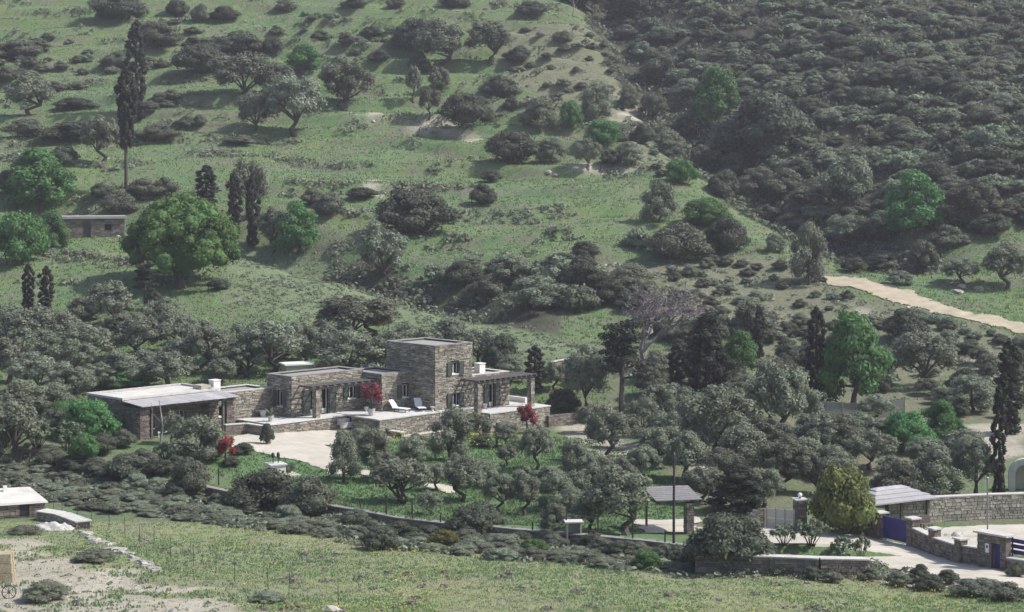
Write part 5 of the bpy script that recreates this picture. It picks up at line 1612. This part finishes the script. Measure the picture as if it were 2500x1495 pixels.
many(['shrub', 'brownshrub'], G_SLOPE, [(490, 178, 150, 75), (580, 135, 150, 60), (388, 115, 120, 58), (280, 45, 150, 62), (50, 145, 140, 48), (280, 168, 80, 40), (15, 200, 60, 38), (660, 130, 60, 40), (430, 40, 60, 42), (485, 55, 50, 45), (545, 50, 90, 34), (670, 85, 40, 22), (180, 265, 120, 28), (450, 310, 60, 28), (485, 308, 40, 30), (380, 340, 120, 36), (190, 340, 180, 45), (60, 330, 120, 40), (580, 350, 90, 22), (800, 520, 90, 48), (760, 500, 80, 42), (880, 480, 90, 26), (285, 520, 100, 56), (60, 420, 80, 36), (840, 110, 50, 28), (920, 150, 60, 28), (900, 90, 60, 26), (150, 400, 90, 44), (350, 480, 100, 46), (30, 470, 90, 60), (245, 480, 70, 36), (400, 470, 70, 40), (690, 30, 70, 30), (860, 20, 70, 26), (960, 20, 60, 26), (780, 100, 60, 26), (1100, 20, 80, 36), (1290, 40, 90, 36), (1260, 155, 70, 45), (1365, 105, 50, 30), (520, 1235, 70, 36)])
many(['olive_tall', 'olive_dark', 'brownshrub', 'shrub'], G_MID, [(1525, 262, 60, 56), (1590, 305, 82, 80), (1340, 395, 90, 62), (1520, 395, 100, 52), (1620, 382, 110, 66), (1755, 402, 108, 86), (1750, 478, 90, 66), (1840, 470, 110, 66), (1290, 280, 50, 40), (1160, 270, 60, 36), (1240, 270, 50, 36), (1790, 430, 80, 56), (1900, 480, 120, 70), (1960, 520, 130, 70), (1860, 545, 90, 48), (1920, 560, 90, 44), (2120, 590, 110, 60), (1880, 610, 60, 42), (2140, 650, 90, 42), (2070, 660, 70, 36), (2300, 600, 110, 50), (2400, 570, 120, 52), (2450, 540, 110, 52), (2180, 690, 70, 34), (1660, 330, 70, 56), (1700, 400, 60, 48), (1560, 350, 70, 50), (1480, 400, 60, 36)])
many(['shrub', 'brownshrub', 'heath'], G_LOW, [(1440, 1335, 90, 42), (1510, 1350, 100, 40), (1400, 1352, 70, 32), (1340, 1330, 80, 36), (1220, 1330, 110, 38), (990, 1310, 80, 36), (1640, 1362, 70, 40), (1900, 1395, 80, 36), (1970, 1405, 70, 30), (2110, 1408, 60, 30), (2180, 1420, 80, 32), (2250, 1430, 90, 36), (2350, 1445, 110, 38), (2440, 1455, 120, 40), (2230, 1402, 50, 34), (2300, 1415, 60, 34), (430, 1215, 70, 36), (380, 1190, 70, 30), (860, 1270, 80, 36), (2465, 1400, 60, 36), (700, 1262, 80, 40), (900, 1295, 80, 34), (960, 1300, 80, 36), (1040, 1308, 80, 34), (1130, 1318, 90, 36), (1260, 1325, 80, 36), (1460, 1345, 90, 38), (1550, 1352, 80, 36), (1610, 1358, 80, 40), (1680, 1375, 80, 44), (600, 1240, 70, 36), (330, 1185, 80, 34), (2020, 1412, 60, 26), (2390, 1440, 90, 40)])

many(['greenbush', 'shrub', 'oleander', 'brownshrub'], ('garden shrub in the dense planting round the outbuilding', 'shrubs round the outbuilding'), [(130, 1060, 100, 70), (90, 1100, 100, 60), (250, 1100, 90, 50), (350, 1130, 90, 40), (400, 1115, 70, 40), (270, 1060, 70, 60), (180, 1140, 90, 44), (120, 1130, 80, 50), (430, 1145, 80, 40), (520, 1100, 60, 40), (230, 1150, 80, 40), (300, 1085, 70, 44), (590, 1100, 60, 26), (560, 1130, 50, 22), (150, 1030, 90, 60), (20, 1080, 90, 60), (390, 1150, 80, 36), (1010, 1090, 70, 36), (1170, 1085, 60, 34), (1250, 1100, 60, 36), (880, 1060, 60, 30), (920, 1055, 60, 26), (1310, 1080, 60, 30)])
# ---- shrubs of the heath bank below the boundary wall, and of the spur
def scatter(poly, n, seed, mind, kinds, lab_group, wr, hr, clump=0.0):
    """plants spread over an outline on the ground, keeping their distance"""
    r_ = random.Random(seed); pts = []
    xs_ = [p[0] for p in poly]; ys_ = [p[1] for p in poly]
    tries = 0
    while len(pts) < n and tries < n * 60:
        tries += 1
        x = r_.uniform(max(min(xs_), -30), min(max(xs_), 2530)); y = r_.uniform(max(min(ys_), -20), max(ys_))
        if clump and pts and r_.random() < clump:
            q_ = r_.choice(pts); X_ = q_.x + r_.gauss(0, 2.6); Y_ = q_.y + r_.gauss(0, 1.6)
            x, y = pix(X_, Y_, float(hgt(X_, Y_)))
        if not bool(inside(np.array(x), np.array(y), poly)): continue
        P = at(x, y)
        if P.y > 440: continue
        f = P.y / 300.
        if any((P.x - q.x) ** 2 + (P.y - q.y) ** 2 < mind * mind for q in pts): continue
        pts.append(P)
        w = r_.uniform(*wr); h = w * r_.uniform(*hr)
        plant(r_.choice(kinds), P, w, h, *lab_group)
    return pts
scatter(KP((-20, 1125), (140, 1150), (420, 1200), (700, 1260), (1000, 1310), (1640, 1375), (1640, 1385), (1200, 1355), (860, 1310), (500, 1270), (220, 1235), (120, 1220), (-20, 1175)), 150, 5, .9, ['heath', 'heath', 'heath', 'heath', 'brownshrub'], ('low heathy shrub on the bank below the boundary wall', 'heath shrubs on the bank'), (1.0, 2.4), (.2, .34))
scatter(KP((1440, 700), (1700, 640), (1990, 640), (2060, 720), (2300, 790), (2482, 830), (2482, 870), (2150, 880), (1900, 850), (1700, 800), (1560, 780)), 110, 6, 1.1, ['heath', 'heath', 'brownshrub', 'maquis'], ('low dark shrub dotted over the pale spur below the dirt track', 'shrubs on the pale spur'), (1.2, 2.8), (.36, .55), .25)
scatter(KP((1200, 70), (1480, 70), (1660, 300), (1760, 400), (1600, 430), (1300, 260), (1180, 160)), 44, 7, 2.4, ['heath', 'heath', 'brownshrub'], ('low greyish shrub on the dry slope left of the maquis', 'shrubs on the dry slope'), (1.6, 3.4), (.34, .5), .6)
scatter(KP((-20, 0), (420, 0), (640, 120), (480, 250), (300, 300), (-20, 220)), 64, 8, 1.3, ['heath', 'brownshrub', 'maquis'], ('low grey-green shrub on the uppermost left terraces', 'shrubs on the uppermost left terraces'), (1.8, 4.2), (.3, .48), .8)
scatter(KP((640, 0), (1200, 0), (1150, 60), (1100, 250), (760, 120)), 26, 9, 1.3, ['heath', 'greenbush', 'heath'], ('small green shrub along the upper field terraces', 'shrubs along the upper field terraces'), (1.2, 2.8), (.35, .55), .8)
scatter(KP((2150, 830), (2482, 850), (2482, 1060), (2300, 1010), (2200, 960)), 28, 10, 2.0, ['heath', 'shrub', 'olive_dark'], ('dark shrub on the eroded bank at the right', 'shrubs on the eroded bank'), (1.6, 3.6), (.45, .7))
scatter(KP((1560, 800), (1960, 810), (2150, 850), (2150, 960), (1900, 970), (1560, 970)), 45, 14, 1.8, ['heath', 'brownshrub', 'olive_dark', 'shrub'], ('rough grey shrub among the trees below the pale spur', 'shrubs below the pale spur'), (1.8, 4.0), (.45, .8))
MQ = scatter(R_MAQUIS, 295, 12, 2.9, ['maquis', 'maquis', 'maquis', 'maquis', 'heath', 'brownshrub', 'shrub'], ('rounded grey-green maquis shrub in the dense scrub of the upper right slope', 'maquis shrubs of the upper right slope'), (3.0, 6.6), (.32, .5))
# ------------------------------------------------------------------ ground cover that nobody could count
def cover_points(n, y0, y1, R, xw=1.0):
    """ground points, evenly spread over the part of the land that the photograph looks at"""
    Y = y0 + (y1 - y0) * R.random(n)
    X = (R.random(n) * 2 - 1) * (.275 * Y)
    return X, Y

def tufts(name, label, X, Y, h, w, R, m, blades=4):
    n = len(X); Z = hgt(X, Y)
    ang = R.random((n, blades)) * 6.28
    hh = h * (.6 + .8 * R.random((n, blades))); ww = w * (.6 + .8 * R.random((n, blades)))
    sp = (R.random((n, blades)) - .5) * 2; sq = (R.random((n, blades)) - .5) * 2
    bx = X[:, None] + sp * w * 1.6; by = Y[:, None] + sq * w * 1.6
    lean = .45 * hh * (R.random((n, blades)) - .2)
    ca, sa = np.cos(ang), np.sin(ang)
    z = np.broadcast_to(Z[:, None], ang.shape) - .03
    p0 = np.stack([bx - ca * ww / 2, by - sa * ww / 2, z], -1)
    p1 = np.stack([bx + ca * ww / 2, by + sa * ww / 2, z], -1)
    p2 = np.stack([bx - sa * lean, by + ca * lean, z + hh], -1)
    V = np.stack([p0, p1, p2], 2).reshape(-1, 3)
    me = np_mesh(name, V, np.arange(len(V)).reshape(-1, 3), m, 3)
    return tag(link(name, me), label=label, kind='stuff', cat=None)

def clear_of_buildings(X, Y):
    c_, s_ = math.cos(R45), math.sin(R45)
    u = (X - HX) * c_ + (Y - HY) * s_; v = -(X - HX) * s_ + (Y - HY) * c_
    k = ~((u > -7.2) & (u < 24) & (v > -8.3) & (v < 6.5))
    u = (X - A2.x) * c_ + (Y - A2.y) * s_; v = -(X - A2.x) * s_ + (Y - A2.y) * c_
    k &= ~((u > -.5) & (u < 9.5) & (v > -1) & (v < 7.5))
    px, py = pix(X, Y, hgt(X, Y))
    for nm in SHEETS:
        k &= ~inside(px, py, SHEETS[nm])
    k &= ~((px > 2090) & (py > 1262) & (py < 1345))
    return k

Rg = np.random.default_rng(21)
def covered(n, y0, y1, pick, dens=None):
    X, Y = cover_points(n, y0, y1, Rg)
    m = ground_masks(X, Y, hgt(X, Y))
    k = pick(m, X, Y) & clear_of_buildings(X, Y)
    return X[k], Y[k]

X, Y = covered(36000, 88, 132, lambda m, X, Y: m['meadow'] & (~m['bare'] | (Rg.random(len(X)) < .12)))
tufts('meadow_grass', 'dry meadow grass in the foreground', X, Y, .11, .07, Rg, M['drygrass'])
X, Y = covered(26000, 88, 132, lambda m, X, Y: m['meadow'] & ~m['bare'] & (fbm(X / 6, Y / 6) > .0))
tufts('green_meadow_grass', 'green grass patches in the foreground meadow', X, Y, .12, .08, Rg, M['grass'])
X, Y = covered(30000, 122, 165, lambda m, X, Y: m['lush'])
tufts('garden_grass', 'lush green grass of the garden', X, Y, .16, .12, Rg, M['lush'])
X, Y = covered(70000, 170, 400, lambda m, X, Y: ~m['maquis'] & ~m['thyme'] & ~m['bare'] & ~m['scrubby'])
tufts('hill_grass', 'green grass of the terraced slope', X, Y, .2, .2, Rg, M['grass'], 3)
X, Y = covered(24000, 170, 400, lambda m, X, Y: ~m['maquis'] & ~m['bare'] & (fbm(X / 9, Y / 9) > .12))
tufts('dry_hill_grass', 'dry pale grass patches on the slope', X, Y, .22, .2, Rg, M['drygrass'], 3)
def flowers(name, label, X, Y, zlo, zhi, s, m):
    n = len(X)
    P = np.stack([X, Y, hgt(X, Y) + zlo + (zhi - zlo) * Rg.random(n)], -1)
    N = unit(Rg.normal(size=(n, 3)) + [0, -.4, .9]); A = unit(np.cross(N, Rg.normal(size=(n, 3)))); B = np.cross(N, A)
    q = (s * (.6 + .8 * Rg.random(n)))[:, None]
    V = np.stack([P - A * q, P - B * q, P + A * q, P + B * q], 1).reshape(-1, 3)
    return tag(link(name, np_mesh(name, V, np.arange(4 * n).reshape(-1, 4), m)), label=label, kind='stuff')
X, Y = covered(26000, 88, 132, lambda m, X, Y: m['meadow'] & ~m['bare'] & (fbm(X / 5 + 30, Y / 5) + .5 * vnoise(X, Y) > .18))
flowers('yellow_meadow_flowers', 'yellow flowers sprinkled through the meadow', X, Y, .12, .26, .035, M['yellow'])
X, Y = covered(30000, 88, 132, lambda m, X, Y: m['meadow'] & ~m['bare'] & (fbm(X / 4 + 70, Y / 4) > .34))
flowers('white_meadow_flowers', 'white flower patches in the meadow', X, Y, .12, .26, .03, M['white_flower'])
for nm, mk, spots in (('orange_garden_flowers', 'orange', [(1005, 1080, 3), (1150, 1078, 2), (1175, 1075, 2), (1245, 1080, 1.2)]), ('yellow_garden_flowers', 'yellow', [(985, 1076, 2), (1165, 1088, 1.5), (1230, 1085, 1.2)])):
    Xs, Ys = [], []
    for x, y, s in spots:
        P = atk(x, y)
        Xs.append(P.x + Rg.normal(0, s * .5, 60)); Ys.append(P.y + Rg.normal(0, .6, 60))
    flowers(nm, nm.replace('_', ' ') + ' in the bed below the terrace', np.concatenate(Xs), np.concatenate(Ys), .35, .95, .055, M[mk])

def cushions(name, label, X, Y, r, R, m, nl=30, leaf=.055, flat=.6):
    n = len(X); Z = hgt(X, Y)
    rr = r * (.5 + R.random(n))
    d = unit(R.normal(size=(n, nl, 3))); d[..., 2] = np.abs(d[..., 2])
    C = np.stack([X, Y, Z], -1)[:, None]
    P = C + d * rr[:, None, None] * np.array([1, 1, flat]) * (.8 + .3 * R.random((n, nl, 1)))
    N = unit(d + R.normal(size=(n, nl, 3)) * .4)
    A = unit(np.cross(N, R.normal(size=(n, nl, 3)))); B = np.cross(N, A)
    s = (rr[:, None, None] * .16 + leaf * .7) * (.5 + R.random((n, nl, 1)))
    V = np.stack([P - A * s, P - B * s * .8, P + A * s, P + B * s * .8], 2).reshape(-1, 3)
    return tag(link(name, np_mesh(name, V, np.arange(len(V)).reshape(-1, 4), m)), label=label, kind='stuff')
X, Y = covered(13000, 185, 255, lambda m, X, Y: m['thyme'] & (Rg.random(len(X)) < .55 + fbm(X / 7, Y / 7)))
cushions('thyme_cushions', 'grey-green thyme cushions covering the spur', X, Y, .30, Rg, M['cushion'], 26, .05, .5)
X, Y = covered(9000, 185, 400, lambda m, X, Y: m['scrubby'] & ~m['bare'])
cushions('dry_cushions', 'low dry cushions on the pale slopes', X, Y, .45, Rg, M['heath'], 28)
X, Y = covered(16000, 215, 420, lambda m, X, Y: m['maquis'])
cushions('maquis_undergrowth', 'low undergrowth between the maquis shrubs', X, Y, .9, Rg, M['maquis'], 26, .07, .8)
X, Y = covered(5500, 105, 150, lambda m, X, Y: (Y > wall_y(X) - 9) & (Y < wall_y(X) - .3) & (X < 22))
cushions('bank_undergrowth', 'low heath between the shrubs of the bank', X, Y, .42, Rg, M['heath'], 26)
X, Y = covered(700, 88, 130, lambda m, X, Y: m['meadow'] & ~m['bare'] & (fbm(X / 5 + 11, Y / 5) > .1))
cushions('purple_thyme', 'purple flowering thyme cushions in the meadow', X, Y, .26, Rg, M['purple'], 26, .03, .45)
X, Y = covered(1300, 88, 125, lambda m, X, Y: (m['bare'] | (X < -10)) & (Y < 118) & (fbm(X / 3 + 5, Y / 3) > -.05) & (X < 2))
cushions('slope_weeds', 'green weeds on the bare slope at the lower left', X, Y, .16, Rg, M['heath'], 24, .03, .6)
X, Y = covered(40000, 215, 410, lambda m, X, Y: m['riser'] & ~m['maquis'] & ~m['thyme'] & (fbm(X / 9, Y / 3) > -.05))
cushions('terrace_scrub', 'dark scrub growing along the risers of the field terraces', X, Y, .62, Rg, M['heath'], 26, .08, .7)
X, Y = covered(9000, 88, 125, lambda m, X, Y: (X < -8) & (Y < 118) & ((fbm(X / 4 + 5, Y / 4) > .12) | ~m['bare'] & (fbm(X / 4 + 5, Y / 4) > -.15) & (X < -15)))
tufts('slope_grass', 'green grass patches on the lower left slope', X, Y, .16, .12, Rg, M['lush'])
# rubble on the bare ground
X, Y = covered(9000, 88, 125, lambda m, X, Y: m['bare'])
cushions('gravel', 'loose pale gravel on the bare slope', X, Y, .05, Rg, M['concrete'], 4, .02, .5)
print('TRIS', sum(len(m.loops) - 2 * len(m.polygons) for m in bpy.data.meshes), 'OBJ', len(bpy.data.objects))
# ------------------------------------------------------------------ the air between the camera and the hill
hz = MB().box(-940, 940, -75, 1225, -60, 125)
hm = bpy.data.materials.new('haze')
hm.use_nodes = True
nt = hm.node_tree
for n_ in list(nt.nodes):
    if n_.type != 'OUTPUT_MATERIAL': nt.nodes.remove(n_)
pv = nt.nodes.new('ShaderNodeVolumePrincipled')
pv.inputs['Color'].default_value = (.86, .82, .92, 1)
pv.inputs['Density'].default_value = HAZE
pv.inputs['Anisotropy'].default_value = .2
nt.links.new(pv.outputs[0], nt.nodes['Material Output'].inputs['Volume'])
tag(hz.build('haze', hm), 'thin pale haze filling the valley', None, None, 'stuff')
# ------------------------------------------------------------------ labels of look-alikes: by the nearest landmark
LANDMARKS = {'the bare-trunked cypress': (306, 400), 'the dome-shaped tree': (440, 600), 'the olive with forked trunk': (716, 290), 'the lone leaning olive': (932, 640), 'the big dome shrub': (1010, 530),
 'the old stone hut': (200, 550), 'the stony bank': (1000, 300), 'the small green upper tree': (735, 145), 'the leaning upper olive': (1080, 120), 'the round yellowish shrub': (1650, 415), 'the dirt track': (2200, 710),
 'the farmhouse tower': (1045, 900), 'the outbuilding': (360, 1010), 'the white well': (670, 1130), 'the many-trunked olive': (975, 1170), 'the utility pole': (1635, 1260), 'the gazebo': (2190, 1210), 'the slatted shelter': (1640, 1210),
 'the big bright green tree': (2060, 880), 'the big juniper': (1718, 880), 'the flat-crowned pine': (1505, 920), 'the upright olive': (1960, 630), 'the airy green tree': (2220, 510), 'the beige sliding gate': (1905, 1260),
 'the mesh fence': (2060, 1000), 'the thick cypress': (2447, 950), 'the small cypress pair': (90, 705), 'the purple-grey pine': (350, 700), 'the agave': (655, 1000), 'the garden post': (1205, 1060), 'the egg-shaped olive': (1390, 1120),
 'the small blue door': (2440, 1350), 'the oleander bed': (2000, 1330), 'the maquis-edge green tree': (1735, 240), 'the square-topped cypress': (1296, 900), 'the white-roofed hut': (50, 1230), 'the far left olive': (72, 240)}
BASES = {G_GROVE[1]: 'grey-green grove olive', G_GROVE2[1]: 'grey-green olive behind the farmhouse', G_GROVE3[1]: 'silvery grove olive', G_GARD[1]: 'small garden olive', G_GULLY[1]: 'evergreen gully shrub',
 G_SLOPE[1]: 'dark slope shrub', G_MID[1]: 'greyish ravine bush', G_LOW[1]: 'low boundary shrub', 'shrubs round the outbuilding': 'bushy garden shrub'}
ORD = ['', 'second ', 'third ', 'fourth ', 'fifth ', 'sixth ', 'seventh ', 'eighth ', 'ninth ', 'tenth ', 'eleventh ', 'twelfth ']
_cand = {}
for o in list(col.objects):
    g_ = o.get('group')
    if g_ in BASES and o.parent is None:
        x_, y_ = pix(*o.location); x_ /= K; y_ /= K
        lm = min(LANDMARKS, key=lambda k: math.hypot(LANDMARKS[k][0] - x_, (LANDMARKS[k][1] - y_) * 1.4))
        dx_, dy_ = x_ - LANDMARKS[lm][0], y_ - LANDMARKS[lm][1]
        ax_ = abs(dx_) > .5 * abs(dy_); ay_ = abs(dy_) > .5 * abs(dx_)
        dr = ' '.join(([('above' if dy_ < 0 else 'below')] if ay_ else []) + ([('left of' if dx_ < 0 else 'right of')] if ax_ else []))
        _cand.setdefault((g_, lm, dr), []).append((math.hypot(dx_, dy_), o))
for (g_, lm, dr), L_ in _cand.items():
    for i, (_, o) in enumerate(sorted(L_, key=lambda t: t[0])):
        o['label'] = (BASES[g_] + ', ' + (ORD[min(i, 11)] + 'nearest ' if len(L_) > 1 else '') + dr + ' ' + lm).replace('second nearest', 'second nearest')
